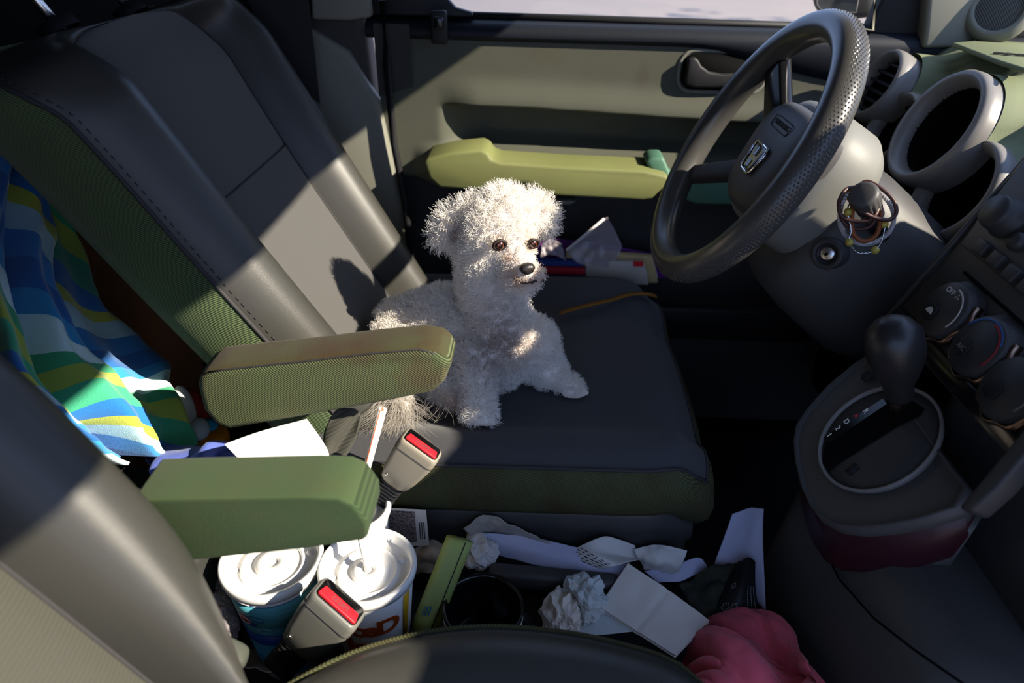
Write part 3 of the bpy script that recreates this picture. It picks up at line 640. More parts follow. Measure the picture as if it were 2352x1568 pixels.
MB().box((0.74, -0.25, 0.73), (0.20, 0.70, 0.340)).build('passenger_fascia', MAT['dash_green'], DB_, bevel=0.008)
MB().box((0.74, 0.155, 0.69), (0.20, 0.10, 0.22)).build('center_fascia', MAT['dash_green'], DB_, bevel=0.01)
# unseen added pod on two feet, shades the dog around a lit chest patch
blocker = MB().box((0.665, 0.0, 0.973), (0.02, 0.15, 0.085)).build('shade_blocker', MAT['black'], DB_, bevel=0.006)
MB().box((0.665, -0.032, 0.918), (0.02, 0.085, 0.05)).build('blocker_foot', MAT['black'], blocker)
MB().box((0.665, 0.065, 0.918), (0.02, 0.02, 0.05)).build('blocker_foot', MAT['black'], blocker)
for c, r, kind in pods:
    x, y, z = frame(GA)
    pf = [(r * 1.0, -0.035), (r * 1.03, -0.006), (r * 1.01, 0.003), (r * 0.95, 0.008), (r * 0.87, 0.006), (r * 0.80, -0.002), (r * 0.78, -0.012)]
    pn = MB().lathe(c, GA, pf, 64).build('vent_ring' if kind == 'vent' else 'gauge_ring', MAT['ring'], DB_)
    if kind == 'vent':
        MB().lathe(c, GA, [(r * 0.785, -0.01), (r * 0.76, -0.03), (0.0, -0.03)], 48).build('vent_barrel', MAT['void'], pn)
        for k in range(6):
            u_ = r * 0.78 * (k - 2.5) / 3; hw = sqrt(max(0, (r * 0.77) ** 2 - u_ ** 2))
            MB().box(c + GU * u_ - GA * 0.012, (0.018, 2 * hw, 0.0035), Matrix(((-cos(0.1), 0, sin(0.1)), (0, 1, 0), (sin(0.1), 0, cos(0.1))))).build('vent_slat', MAT['blue_black'], pn, bevel=0.001)
    else:
        MB().lathe(c, GA, [(r * 0.785, -0.01), (r * 0.70, -0.055), (0.0, -0.057)], 48).build('gauge_well', MAT['void'], pn)
        MB().lathe(c - GA * 0.056 + V(0, 0, 0.0), GA, [(r * 0.13, 0), (r * 0.13, 0.012), (0.0, 0.013)], 20).build('needle_hub', MAT['black_gloss'], pn)
        nd = (GU * -0.6 + V(0, -0.8, 0)).normalized()
        MB().prism([c - GA * 0.046 + nd * a + nd.cross(GA) * b for a, b in ((0, 0.002), (r * 0.6, 0.0008), (r * 0.6, -0.0008), (0, -0.002))], GA * 0.001).build('needle', MAT['tan_plastic'], pn, smooth=False)
# A pillar base with the round tweeter
TW = at(2295, 20, Y=0.66); ta = V(-0.55, -0.8, 0.22).normalized()
MB().prism([at(x, y, Y=0.675) for x, y in ((2138, -60), (2128, 60), (2120, 112), (2190, 110), (2290, 78), (2400, 40), (2400, -60))], (0, 0.03, 0)).build('pillar_base', MAT['tan_plastic'], DB_, bevel=0.006)
tx = MB().lathe(TW, ta, [(0.044, -0.02), (0.043, 0.0), (0.036, 0.006), (0.031, 0.007), (0.0295, 0.004), (0.029, 0.002)], 48).build('tweeter_ring', MAT['tan_plastic'], DB_)
MB().lathe(TW, ta, [(0.0292, 0.002), (0.015, 0.004), (0.0, 0.0045)], 40).build('tweeter_grille', M_('grille', (0.10, 0.10, 0.09), 0.6, 0.3, ribs=((0, radians(30), 0), 0.0025, 0.8, 0)), tx)

# ------------------------------------------------------------------ centre stack
ST = 0.41; SN = V(-cos(ST), 0, sin(ST)); SU = V(sin(ST), 0, cos(ST)); SP = (at(2070, 720, Y=0.205), SN)
def sp(px, py, d=0.0): return at(px, py, pl=(SP[0] + SN * d, SN))
CS = thing('center_stack', 'dark centre stack with climate dials and radio buttons', 'center stack', (0.48, 0.03, 0.35))
e0, e1 = sp(2052, 742), sp(2372, 335)
yl = (e0.y + e1.y) / 2
z0, z1 = 0.55, 0.745
pt = lambda y, z, d=0.0: SP[0] + SU * ((z - SP[0].z) / SU.z) + V(0, y - SP[0].y, 0) + SN * d
MB().prism([pt(yl, z0), pt(yl, z1), pt(yl - 0.34, z1), pt(yl - 0.34, z0)], (0.10, 0, 0)).build('face_panel', MAT['dark_plastic'], CS, bevel=0.004)
MB().prism([pt(yl + 0.004, z0 - 0.03, -0.006), pt(yl + 0.004, z1 + 0.02, -0.006), pt(yl + 0.004, z1 + 0.02, -0.12), pt(yl + 0.004, z0 - 0.03, -0.12)], (0, -0.008, 0)).build('side_panel', M_('wine_side', (0.045, 0.015, 0.014), 0.35, 0.5), CS, bevel=0.002)
MB().tube([pt(yl + 0.003, z0 - 0.02, 0.001), pt(yl + 0.003, z1 + 0.02, 0.001)], 0.003, 8).build('edge_trim', MAT['grey_plastic'], CS)
# radio half: raised panel with buttons and a volume knob
rp = [sp(*q, d=0.004) for q in ((2205, 560), (2262, 480), (2400, 300), (2460, 420), (2400, 720), (2330, 662))]
MB().prism(rp, -SN * 0.006).build('radio_panel', MAT['grey_plastic'], CS, bevel=0.002)
BM = Matrix(tuple(zip(*(V(0, -1, 0), SU, SN))))
for x, y in ((2256, 569), (2290, 597), (2326, 629), (2362, 660)):
    bb = MB().box(sp(x, y, 0.006), (0.0155, 0.0135, 0.008), BM).build('radio_button', MAT['dark_plastic'], CS, bevel=0.0015)
def knob(px, py, r, h, name, d=0.004, mat=None, par=CS):
    c = sp(px, py, d); return c, MB().lathe(c, SN, [(r * 1.02, 0), (r * 1.02, 0.003), (r * 0.92, 0.004), (r * 0.86, h * 0.8), (r * 0.78, h), (0.0, h)], 40).build(name, mat or MAT['dark_plastic'], par)
knob(2318, 502, 0.019, 0.020, 'volume_knob', d=0.004)
knob(2338, 556, 0.0085, 0.006, 'tuning_button')
MB().tube([sp(2215, 625, 0.001), sp(2380, 772, 0.001)], 0.0015, 6).build('panel_groove', MAT['void'], CS)
cd_labels = ['OFF', None, None]
for i, (x, y) in enumerate(((2190, 722), (2270, 806), (2345, 905))):
    c = sp(x, y, 0.0); r = 0.0285
    k = MB().lathe(c, SN, [(r * 1.2, -0.004), (r * 1.2, 0.001), (r * 1.02, 0.002), (r * 1.0, 0.012), (r * 0.93, 0.0145), (0.0, 0.0145)], 48).build('climate_dial', MAT['dark_plastic'], CS)
    gr = []
    for h, f in ((0.001, 1.16), (0.006, 1.15), (0.010, 1.08)):
        gr.append([c + SN * h + (V(0, -1, 0) * cos(a) + SU * sin(a)) * (r * (f + 0.05 * cos(8 * a))) for a in [radians(t) for t in range(-150, 40, 3)]])
    MB().grid(gr).build('dial_grip', MAT['bronze'], k, solid=0.001, label='bronze grip rim')
    arcm = [MAT['lettering'], M_('temp_red', (0.3, 0.02, 0.03), 0.6), MAT['ring']][i]
    MB().grid([[c + SN * 0.0148 + (V(0, -1, 0) * cos(a) + SU * sin(a)) * (r * q) for q in (0.76, 0.82)] for a in [radians(t) for t in range(-25, 95, 5)]]).build('dial_arc', arcm, k, solid=0.0004)
    if i == 1: MB().grid([[c + SN * 0.0148 + (V(0, -1, 0) * cos(a) + SU * sin(a)) * (r * q) for q in (0.84, 0.9)] for a in [radians(t) for t in range(30, 165, 5)]]).build('dial_arc', M_('temp_blue', (0.03, 0.10, 0.28), 0.6), k, solid=0.0004, label='blue cold arc')
    b2 = MB().prism([c + SN * 0.0142 + V(0, -1, 0) * px_ * r + SU * py_ * r for px_, py_ in ((-0.62, -0.15), (-0.35, 0.02), (-0.02, -0.1), (-0.02, -0.5), (-0.3, -0.62), (-0.58, -0.5))], SN * 0.0022).build('dial_button', MAT['black'], k, bevel=0.0006)
    if i == 0:
        text('dial_lettering', 'OFF', 0.0075, mat4(c + SN * 0.0147 + V(0, 1, 0) * 0.007 + SU * 0.017, V(0, -1, 0), SU, SN), MAT['lettering'], k, 0.0002)
        ic_ = MB()
        for a in range(3):
            q = radians(90 + 120 * a); ic_.cap([c + SN * 0.0149 + V(0, -1, 0) * (0.006 + 0.003 * cos(q + o) * s_) + SU * (0.017 + 0.003 * sin(q + o) * s_) for o, s_ in ((0, 0.2), (-0.35, 1), (0.35, 1))])
        ic_.build('fan_icon', MAT['lettering'], k, smooth=False)
        MB().prism([c + SN * 0.0162 + V(0, -1, 0) * a * r + SU * b * r for a, b in ((-0.5, -0.36), (-0.46, -0.24), (-0.38, -0.16), (-0.24, -0.16), (-0.16, -0.24), (-0.12, -0.36))], SN * 0.0004).build('car_icon', MAT['lettering'], k, smooth=False)
    elif i == 1: text('button_lettering', 'A/C', 0.0065, mat4(c + SN * 0.0164 + V(0, 1, 0) * 0.009 - SU * 0.009, V(0, -1, 0), SU, SN), MAT['ring'], k, 0.0002)
MB().prism([pt(yl - 0.004, z0 + 0.004, 0.002), pt(yl - 0.004, z0 + 0.02, 0.002), pt(yl - 0.3, z0 + 0.02, 0.002), pt(yl - 0.3, z0 + 0.004, 0.002)], SN * 0.003).build('lower_lip', MAT['black_gloss'], CS, bevel=0.001)

# ------------------------------------------------------------------ shift console
PC = at(2015, 1005, Z=0.49); PT = 0.737; PN = V(-cos(PT), 0, sin(PT)); PU = V(sin(PT), 0, cos(PT)); PL = V(0, 1, 0)
def pp(px, py, d=0.0): return at(px, py, pl=(PC + PN * d, PN))
SH = thing('gear_console', 'dark sloping gear console with pale oval ring, wine red skirt and grey base', 'gear console', (0.42, 0.06, 0.0))
out = [(2010, 800), (1960, 832), (1900, 882), (1850, 938), (1826, 975), (1820, 1012), (1824, 1060), (1838, 1118), (1856, 1158), (1880, 1190), (1920, 1210), (1975, 1216), (2040, 1210), (2120, 1194), (2200, 1168), (2250, 1110), (2352, 1000), (2440, 900), (2420, 860), (2200, 780)]
def infront(p):
    k = (p - SP[0]).dot(SN)
    return p if k > 0.004 else p - PU * ((0.004 - k) / -PU.dot(SN))
o3 = [infront(pp(x, y)) for x, y in out]; cen = sum(o3, V(0, 0, 0)) / len(o3)
sk = lambda f, d: [cen + (p - cen) * f + PN * d for p in o3]
MB().loft([sk(1.0, -0.02), sk(1.005, -0.006), sk(0.985, 0.0), sk(0.955, 0.001), sk(0.945, -0.004), sk(0.92, -0.004), sk(0.5, -0.004)]).build('top_panel', MAT['grey_plastic'], SH)
dn = V(0.012, 0, -0.052)
MB().loft([[p - PN * 0.012 for p in o3], [p - PN * 0.02 + dn * 0.4 for p in o3], [cen + (p - cen) * 0.97 + dn - PN * 0.01 for p in o3], [cen + (p - cen) * 0.88 + dn * 1.25 - PN * 0.01 for p in o3]]).build('skirt', MAT['wine'], SH)
ROT = radians(0)
def oval(fx, fy, d, n=72, R=0.0615):
    return [PC + PL * (R * fx * cos(2 * pi * k / n)) + PU * (R * fy * sin(2 * pi * k / n)) + PN * d for k in range(n)]
MB().grid([oval(0.96, 0.96, -0.005), oval(1.0, 1.0, 0.0015), oval(0.985, 0.985, 0.003), oval(0.955, 0.955, 0.0032), oval(0.94, 0.94, 0.001), oval(0.93, 0.93, -0.006)], cv=True).build('oval_ring', MAT['ring'], SH, label='pale silver ring')
pl_ = MB().loft([oval(0.95, 0.95, -0.006), oval(0.94, 0.94, -0.0005), oval(0.5, 0.5, 0.0)]).build('gate_plate', MAT['dark_plastic'], SH)
gl = [pp(x, y, 0.0006) for x, y in ((1893, 1030), (1900, 1010), (1960, 960), (2040, 918), (2100, 922), (2124, 938), (2112, 955), (2060, 980), (1925, 1065), (1905, 1082), (1890, 1065))]
MB().prism(gl, PN * 0.0006).build('shift_slot', MAT['void'], pl_, smooth=False)
pw = [pp(x, y, 0.0006) for x, y in ((1893, 1005), (2028, 916), (2038, 928), (1905, 1018))]
MB().prism(pw, PN * 0.0008).build('gear_window', MAT['black_gloss'], pl_, smooth=False)
gu = (pp(2028, 922) - pp(1900, 1011)).normalized(); gx = gu.cross(PN)
for ch, x, y in (('R', 1988, 944), ('D', 1944, 968), ('2', 1924, 983), ('1', 1904, 999)):
    text('gear_letter', ch, 0.0085, mat4(pp(x, y, 0.0018), gx, gu, PN), MAT['white'], pl_, 0.0002)
MB().prism([pp(x, y, 0.0016) for x, y in ((1960, 955), (1972, 950), (1968, 960))], PN * 0.0003).build('neutral_mark', MAT['red'], pl_, smooth=False)
MB().tube([pp(1946, 1086, 0.001), pp(1968, 1068, 0.001)], 0.004, 12, flat=0.4, up=PN).build('lock_release_slot', MAT['black'], pl_)
MB().lathe(pp(1992, 865, 0.0), PN, [(0.006, 0), (0.006, 0.002), (0.0045, 0.003), (0, 0.003)], 20).build('release_button', MAT['black'], SH)
GS = thing('gear_shifter', 'black bulb gear knob on a bronze stem rising from the oval plate', 'gear shifter', pp(2062, 960))
kb, kt = pp(2066, 962, 0.0), at(2052, 740, Y=0.115)
kb2 = pp(2062, 900, 0.012)
kc = at(2052, 815, Y=0.092); kup = (at(2052, 735, Y=0.092) - at(2068, 912, Y=0.092)).normalized(); kbase = at(2066, 915, Y=0.092)
MB().tube([kb + PN * 0.007, kbase + kup * 0.01], [0.0055, 0.005], 14).build('stem', MAT['bronze'], GS, label='bronze stem')
Lk = (at(2052, 733, Y=0.092) - kbase).length
MB().lathe(kbase, kup, [(0.0, 0), (0.0105, 0.0), (0.0125, 0.004), (0.0135, Lk * 0.2), (0.0185, Lk * 0.34), (0.0235, Lk * 0.52), (0.0252, Lk * 0.68), (0.0235, Lk * 0.83), (0.0175, Lk * 0.93), (0.010, Lk * 0.985), (0.0085, Lk * 0.995), (0.0, Lk)], 40).build('knob', M_('knob', (0.018, 0.017, 0.018), 0.38, 0.5), GS)
# lower console below the gear console, down to the floor
LC = MB().loft([[p - PN * 0.03 for p in o3], [cen + (p - cen) * 0.8 + dn * 2 - PN * 0.02 for p in o3]]).build('lower_body', MAT['grey_plastic'], SH, label='grey plastic lower body')
def tower(z, xr, yl_, yr, xf=0.54, rc=0.05, n=10):
    o = []
    for i in range(n + 1):
        a = pi / 2 * i / n; o.append(V(xr + rc - rc * sin(a) , yl_ - rc + rc * cos(a), z))
    for i in range(n + 1):
        a = pi / 2 * i / n; o.append(V(xr + rc - rc * cos(a), yr + rc - rc * sin(a), z))
    return [V(xf, yl_, z)] + o + [V(xf, yr, z)]
tw = [(0.425, 0.372, 0.165, -0.13), (0.415, 0.345, 0.178, -0.14), (0.39, 0.330, 0.182, -0.15), (0.34, 0.318, 0.184, -0.155), (0.26, 0.310, 0.186, -0.16), (0.16, 0.300, 0.186, -0.165), (0.0, 0.290, 0.188, -0.17)]
MB().loft([tower(*t) for t in tw], caps=False).cap(tower(*tw[0])).build('tower', MAT['grey_plastic'], LC)
MB().loft([tower(0.40, 0.415, 0.16, -0.14), tower(0.545, 0.425, 0.15, -0.14)]).build('upper_body', MAT['dark_plastic'], LC.parent)
MB().tube([at(x, y, pl=(V(0.312, 0.0, 0.3), V(-1, 0, 0.12).normalized())) + V(-0.001, 0, 0) for x, y in ((1850, 1130), (1880, 1230), (1930, 1330), (2010, 1420), (2100, 1490), (2230, 1580))], 0.0011, 6).build('panel_seam', MAT['void'], LC)
MB().prism([sp(*q, d=0.03) for q in ((2196, 1166), (2228, 1176), (2290, 1120), (2440, 945), (2400, 925), (2330, 1005))], -SN * 0.02).build('side_trim', MAT['dark_plastic'], CS, bevel=0.004)

# ------------------------------------------------------------------ cloth, paper, cups
def sheet(name, ctrl, mat, nu=40, nv=40, fold=None, thick=0.0012, parent=None, smooth=True, label=None, cat=None, group=None, sub=0, kind=None):
    """a sheet through a grid of control points; fold(u, v, p, n) may shift it along its normal"""
    rows = [[Vector(p) for p in r] for r in ctrl]
    def S(u, v): return cr([cr(r, u) for r in rows], v)
    mb = MB(); G = []
    for i in range(nv + 1):
        line = []
        for j in range(nu + 1):
            u, v = j / nu, i / nv; p = S(u, v)
            if fold:
                e = 0.01; du = S(min(u + e, 1), v) - S(max(u - e, 0), v); dv = S(u, min(v + e, 1)) - S(u, max(v - e, 0))
                n = du.cross(dv)
                n = n.normalized() if n.length > 1e-12 else V(0, 0, 1)
                p = p + fold(u, v, p, n)
            line.append(p)
        G.append(line)
    o = mb.grid(G).build(name, mat, parent, smooth=smooth, solid=thick, off=0, label=label, cat=cat, group=group, sub=sub, kind=kind)
    return o
def uvsheet(o, nu, nv):
    """lays the sheet's own u,v (0..1) on it; the vertex order of the grid is kept"""
    me = o.data; uv = me.uv_layers.new(name='UVMap')
    for l in me.loops: i = l.vertex_index; uv.data[l.index].uv = ((i % (nu + 1)) / nu, (i // (nu + 1)) / nv)
def nz(p, s): return noise.noise(Vector(p) * s)
def ridge(p, s): return 1 - abs(noise.noise(Vector(p) * s)) * 2
def crumple(amp, s, seed=0.0):
    off = Vector((seed * 7.3, seed * 3.1, seed * 5.7))
    return lambda u, v, p, n: n * (amp * (ridge(p + off, s) - 0.6) + amp * 0.5 * (ridge(p + off * 2, s * 2.1) - 0.6))

# floor console between the seats, with the cup well
FC = thing('floor_console', 'dark plastic floor console between the seats under cups and litter', 'console', (-0.08, 0.025, 0.0))
MB().prism([V(x, -0.062, z) for x, z in ((-0.36, 0.0), (-0.36, 0.225), (0.17, 0.225), (0.24, 0.20), (0.27, 0.12), (0.27, 0.0))], (0, 0.165, 0)).build('tray', MAT['dark_plastic'], FC, bevel=0.012)
MC = at(1110, 1392, Z=0.315)
MB().lathe((MC.x + 0.012, MC.y - 0.004, 0.222), (0, 0, 1), [(0.060, 0), (0.058, 0.028), (0.053, 0.034), (0.045, 0.034), (0.043, 0.030), (0.043, 0.004)], 48).build('cup_well', MAT['dark_plastic'], FC)
MB().prism([at(x, y, Y=0.075) for x, y in ((1120, 1318), (1240, 1328), (1420, 1345), (1430, 1360), (1250, 1362), (1130, 1350))], (0, 0.02, 0)).build('tray_ridge', MAT['grey_plastic'], FC, bevel=0.006)
# black travel mug
mg = thing('travel_mug', 'open black travel mug sitting in the console well beside green case', 'mug', (MC.x, MC.y, 0.228))
MB().lathe((MC.x, MC.y, 0.228), (0, 0, 1), [(0.0, 0), (0.034, 0), (0.040, 0.075), (0.0415, 0.083), (0.0415, 0.088), (0.0385, 0.0885), (0.037, 0.082), (0.033, 0.006), (0.0, 0.005)], 56).build('body', MAT['black_gloss'], mg)
MB().lathe((MC.x, MC.y, 0.228), (0, 0, 1), [(0.0375, 0.040), (0.0412, 0.0745), (0.0398, 0.076)], 56).build('pale_band', MAT['paper'], mg)

# paper cups
def cupwall(c, r0, r1, z0, z1, ang, h, d=0.0006):
    t = (h - z0) / (z1 - z0); r = lerp(r0, r1, t) + d; return V(c.x + r * cos(ang), c.y + r * sin(ang), h)
def cup(name, label, c, r0, r1, z0, z1, mats, lidr=None):
    t = thing(name, label, 'cup', (c.x, c.y, z0), 'takeout cups')
    MB().lathe((c.x, c.y, z0), (0, 0, 1), [(0.0, 0.006), (r0 * 0.96, 0.006), (r0, 0.0), (r1, z1 - z0), (r1 * 0.985, z1 - z0), (r0 * 0.94, 0.01)], 64).build('body', mats, t)
    k = r1 + 0.0012; h = z1 - z0
    ld = MB().lathe((c.x, c.y, z0), (0, 0, 1), [(k - 0.001, h - 0.008), (k + 0.001, h - 0.007), (k + 0.0022, h - 0.002), (k + 0.0022, h + 0.0025), (k + 0.0005, h + 0.0045), (k - 0.003, h + 0.0035), (k - 0.0045, h - 0.007), (k - 0.009, h - 0.0085), (k * 0.66, h - 0.0085), (k * 0.63, h - 0.005), (k * 0.60, h - 0.005), (k * 0.57, h - 0.0075), (k * 0.36, h - 0.0075), (k * 0.33, h - 0.0035), (k * 0.14, h - 0.003), (k * 0.11, h - 0.0055), (0.0, h - 0.0055)], 64).build('lid', MAT['lid'], t)
    for a in (0.5, 1.9, 3.4, 5.2):
        MB().ball((c.x + k * 0.77 * cos(a), c.y + k * 0.77 * sin(a), z1 - 0.0085), 0.0042, 6, sc=(1, 1, 0.6)).build('lid_dimple', MAT['lid'], ld)
    return t
c1 = V(-0.236, 0.004, 0); c2 = V(-0.142, 0.000, 0); c3 = V(-0.163, 0.062, 0)
teal = M_('cup_teal', (0.035, 0.20, 0.30), 0.45, 0.4); royal = M_('cup_blue', (0.006, 0.05, 0.28), 0.45, 0.4); sky_ = M_('cup_sky', (0.10, 0.42, 0.52), 0.45, 0.4)
Z0, Z1 = 0.230, 0.38
k1 = cup('paper_cup', 'blue paper cup with cloud print and white lid, leftmost of the cups', c1, 0.031, 0.0455, Z0, Z1, MAT['cup_white'])
def wrap(h0, h1, m, name, a0=-pi, a1=pi, c=c1, r0=0.031, r1=0.0455, d=0.0004, n=64):
    return MB().grid([[cupwall(c, r0, r1, Z0, Z1, lerp(a0, a1, i / n), h, d) for h in (h0, (h0 + h1) / 2, h1)] for i in range(n + 1)]).build(name, m, k1, solid=0.0002)
wrap(0.242, 0.366, teal, 'blue_wrap'); wrap(0.300, 0.318, royal, 'blue_band', d=0.0008); wrap(0.330, 0.364, sky_, 'sky_band', a0=-pi * 0.98, a1=-0.2, d=0.0006)
def onwall(c, a0, zc, d, r0=0.031, r1=0.0455):
    return lambda p: cupwall(c, r0, r1, Z0, Z1, a0 + p.x / lerp(r0, r1, (zc + p.y - Z0) / (Z1 - Z0)), zc + p.y, d + p.z)
def flat_on(pts, f, m, name, par, solid=0.0003): return MB().cap([f(Vector((x, y, 0))) for x, y in pts]).build(name, m, par, solid=solid)
cloudm = M_('cloud_ink', (0.02, 0.16, 0.34), 0.5); cloudw = M_('cloud_pale', (0.2, 0.48, 0.56), 0.5)
def cloud(a0, z, s, m):
    f = onwall(c1, a0, z, 0.0011); P = []
    for i in range(40):
        t = 2 * pi * i / 40; rr = s * (1 + 0.22 * abs(sin(2.5 * t))); P.append(f(Vector((rr * cos(t), 0.5 * rr * sin(t), 0))))
    MB().tube(P, 0.0004, 5, closed=True).build('cloud_outline', m, k1)
for a0, z, s, m in ((-1.75, 0.345, 0.008, cloudm), (-1.05, 0.349, 0.007, cloudw), (-0.75, 0.338, 0.008, cloudm), (-1.6, 0.327, 0.006, cloudw), (-2.0, 0.27, 0.007, cloudm), (-1.4, 0.262, 0.008, cloudm), (-0.9, 0.27, 0.007, cloudm)): cloud(a0, z, s, m)
f = onwall(c1, -2.05, 0.340, 0.0012)
flat_on([(0.0078 * cos(a), 0.0062 * sin(a)) for a in [2 * pi * i / 32 for i in range(32)]], f, MAT['red'], 'round_badge', k1)
f2 = onwall(c1, -2.05, 0.340, 0.0016)
MB().tube([f2(Vector((0.0066 * cos(a), 0.0052 * sin(a), 0))) for a in [2 * pi * i / 32 for i in range(32)]], 0.0003, 5, closed=True).build('badge_ring', MAT['white'], k1)
f3 = onwall(c1, -1.90, 0.3345, 0.0018); flat_on([(-0.005, -0.0012), (0.005, -0.0012), (0.006, 0.001), (-0.004, 0.0012)], f3, royal, 'badge_ribbon', k1)
k2 = cup('paper_cup', 'white paper cup with orange lettering and white lid, right of the blue cup', c2, 0.031, 0.0435, Z0, Z1, MAT['cup_white'])
orange = M_('cup_orange', (0.55, 0.09, 0.01), 0.5); yellow = M_('cup_yellow', (0.75, 0.42, 0.02), 0.5)
fo = lambda a, z: (lambda p: cupwall(c2, 0.031, 0.0435, Z0, Z1, a + p.x / 0.037, z + p.y, 0.0008 + p.z))
text('cup_lettering', 'iceD', 0.030, Matrix(), orange, k2, 0.0002, bend=fo(-1.33, 0.338), fat=0.0011, spacing=0.86)
text('cup_lettering', 'ion', 0.042, Matrix(), orange, k2, 0.0002, bend=fo(-1.46, 0.308), fat=0.0016, spacing=0.86)
text('cup_lettering', 'cup', 0.020, Matrix(), orange, k2, 0.0002, bend=fo(-1.66, 0.276), fat=0.0008, spacing=0.86)
MB().grid([[cupwall(c2, 0.031, 0.0435, Z0, Z1, a, h, 0.0007) for h in (0.30, 0.335, 0.366)][::1] for a in (-0.52, -0.42, -0.3)]).build('yellow_stripe', yellow, k2, solid=0.0002)
MB().cap([cupwall(c2, 0.031, 0.0435, Z0, Z1, a, h, 0.0007) for a, h in ((-0.62, 0.24), (-0.45, 0.24), (-0.30, 0.30), (-0.52, 0.30))]).build('yellow_stripe', yellow, k2, solid=0.0002)
sw_ = at(833, 1258, Z=0.392)
k3 = cup('paper_cup', 'white takeout cup mostly hidden behind the green passenger armrest tip', V(-0.170, 0.074, 0), 0.024, 0.033, Z0, 0.382, MAT['cup_white'])
# straws
sa0, sa1 = at(833, 1110, Y=0.045), at(879, 939, Y=0.045)
s3 = thing('drinking_straw', 'white straw with orange stripe standing up between the two armrests', 'straw', sa0)
sdir = (sa1 - sa0).normalized(); sbot = sa1 - sdir * 0.20
MB().tube([sa1 - sdir * 0.16, sa1], 0.0036, 16, caps=False).build('tube', MAT['white'], s3, solid=0.0003)
xx, yy, _ = frame(sdir)
for q in (0.15, 2.6):
    MB().tube([sa1 - sdir * 0.16 + (xx * cos(q) + yy * sin(q)) * 0.0033, sa1 + (xx * cos(q) + yy * sin(q)) * 0.0033], 0.0007, 6).build('orange_stripe', orange, s3)
s4 = thing('drinking_straw', 'short white straw with thin orange stripe in the lettered cup lid', 'straw', (c2.x + 0.004, c2.y + 0.002, Z1 - 0.004))
q0, q1 = V(c2.x, c2.y, Z1 - 0.005), at(829, 1235, Y=0.010)
MB().tube([q0, q1], 0.0033, 14).build('tube', MAT['white'], s4)
qd = (q1 - q0).normalized(); xx, yy, _ = frame(qd); tv = (CAM - q0).normalized(); 
MB().tube([q0 + tv * 0.0031, q1 + tv * 0.0031], 0.0006, 6).build('orange_stripe', orange, s4)

# seat belt buckles
def buckle(name, label, o, a, w, s, mat, glint=False):
    a = Vector(a).normalized(); w = Vector(w); w = (w - a * w.dot(a)).normalized(); t = a.cross(w)      # t faces away from the camera side or to it
    if t.dot(CAM - o) < 0: t = -t
    th = thing(name, label, 'seat belt buckle', o, 'seat belt buckles')
    P = lambda x, y, z: o + w * (x * s) + t * (y * s) + a * (z * s)
    def rr(hw, ht, z, r=0.006, n=5):
        return [P(x, y, z) for x, y in rrect(0, 0, 2 * hw, 2 * ht, min(r, ht * 0.9), n)]
    MB().loft([rr(0.013, 0.008, 0.0), rr(0.017, 0.0095, 0.004), rr(0.0205, 0.0115, 0.02), rr(0.0235, 0.013, 0.045), rr(0.0238, 0.0132, 0.060), rr(0.0228, 0.0125, 0.0635), rr(0.0218, 0.0116, 0.0645)]).build('housing', mat, th)
    MB().prism(rr(0.0205, 0.0103, 0.0645, 0.004), a * (0.0008 * s)).build('top_plate', MAT['black_gloss'], th)
    bt = MB().prism([P(x, y, 0.0648) for x, y in ((-0.0185, 0.0098), (0.0185, 0.0098), (0.0195, 0.0085), (0.0175, -0.0005), (-0.0175, -0.0005), (-0.0195, 0.0085))], a * (0.0032 * s)).build('release_button', MAT['red'], th, bevel=0.0009 * s)
    text('press_lettering', 'PRESS', 0.0068 * s, mat4(P(0, 0.0046, 0.0682), -w, -t if False else t, a) if False else mat4(P(0, 0.0046, 0.0682), -w, -(a.cross(-w)) if (a.cross(-w)).dot(t) > 0 else a.cross(-w), a), MAT['ink'], bt, 0.0001)
    MB().prism([P(x, y, 0.0651) for x, y in rrect(0.0, -0.0060, 0.026, 0.0035, 0.001)], a * (0.0006 * s)).build('tongue_slot', MAT['void'], th)
    MB().tube([P(x, y, 0.052) for x, y in rrect(0, 0, 0.0474, 0.0262, 0.006)], 0.0005 * s, 6, closed=True, up=a).build('housing_seam', MAT['stitch_dark'], th)
    MB().lathe(P(-0.012, 0.0108, 0.012), t, [(0.0, 0.0), (0.0018 * s, 0.0), (0.0022 * s, 0.0006), (0.0018 * s, 0.001), (0.0, 0.001)], 16).build('rivet', MAT['metal'], th)
    st_ = MB(); L = []
    for i in range(31):
        z = -0.002 - 0.036 * i / 30; k = 1.0 + 0.10 * (1 if (i // 2) % 2 else -1); L.append([P(x * k, y * k - 0.0006 * i * 0.0, z + 0.004) for x, y in rrect(0, 0, 0.026, 0.015, 0.005, 4)])
    MB().loft(L).build('ribbed_boot', MAT['black'], th)
    return th
buckle('seat_belt_buckle', 'tan seat belt buckle with red button beside the driver cushion', at(905, 1106, Y=0.090), (0.58, 0.0, 0.93), (0.9, -0.23, -0.37), 0.95, MAT['buckle_tan'])
buckle('seat_belt_buckle', 'larger grey seat belt buckle with red button in front of the cups', at(688, 1482, Y=-0.062), (0.62, 0.09, 0.82), (0.81, -0.31, -0.5), 1.08, MAT['buckle'])

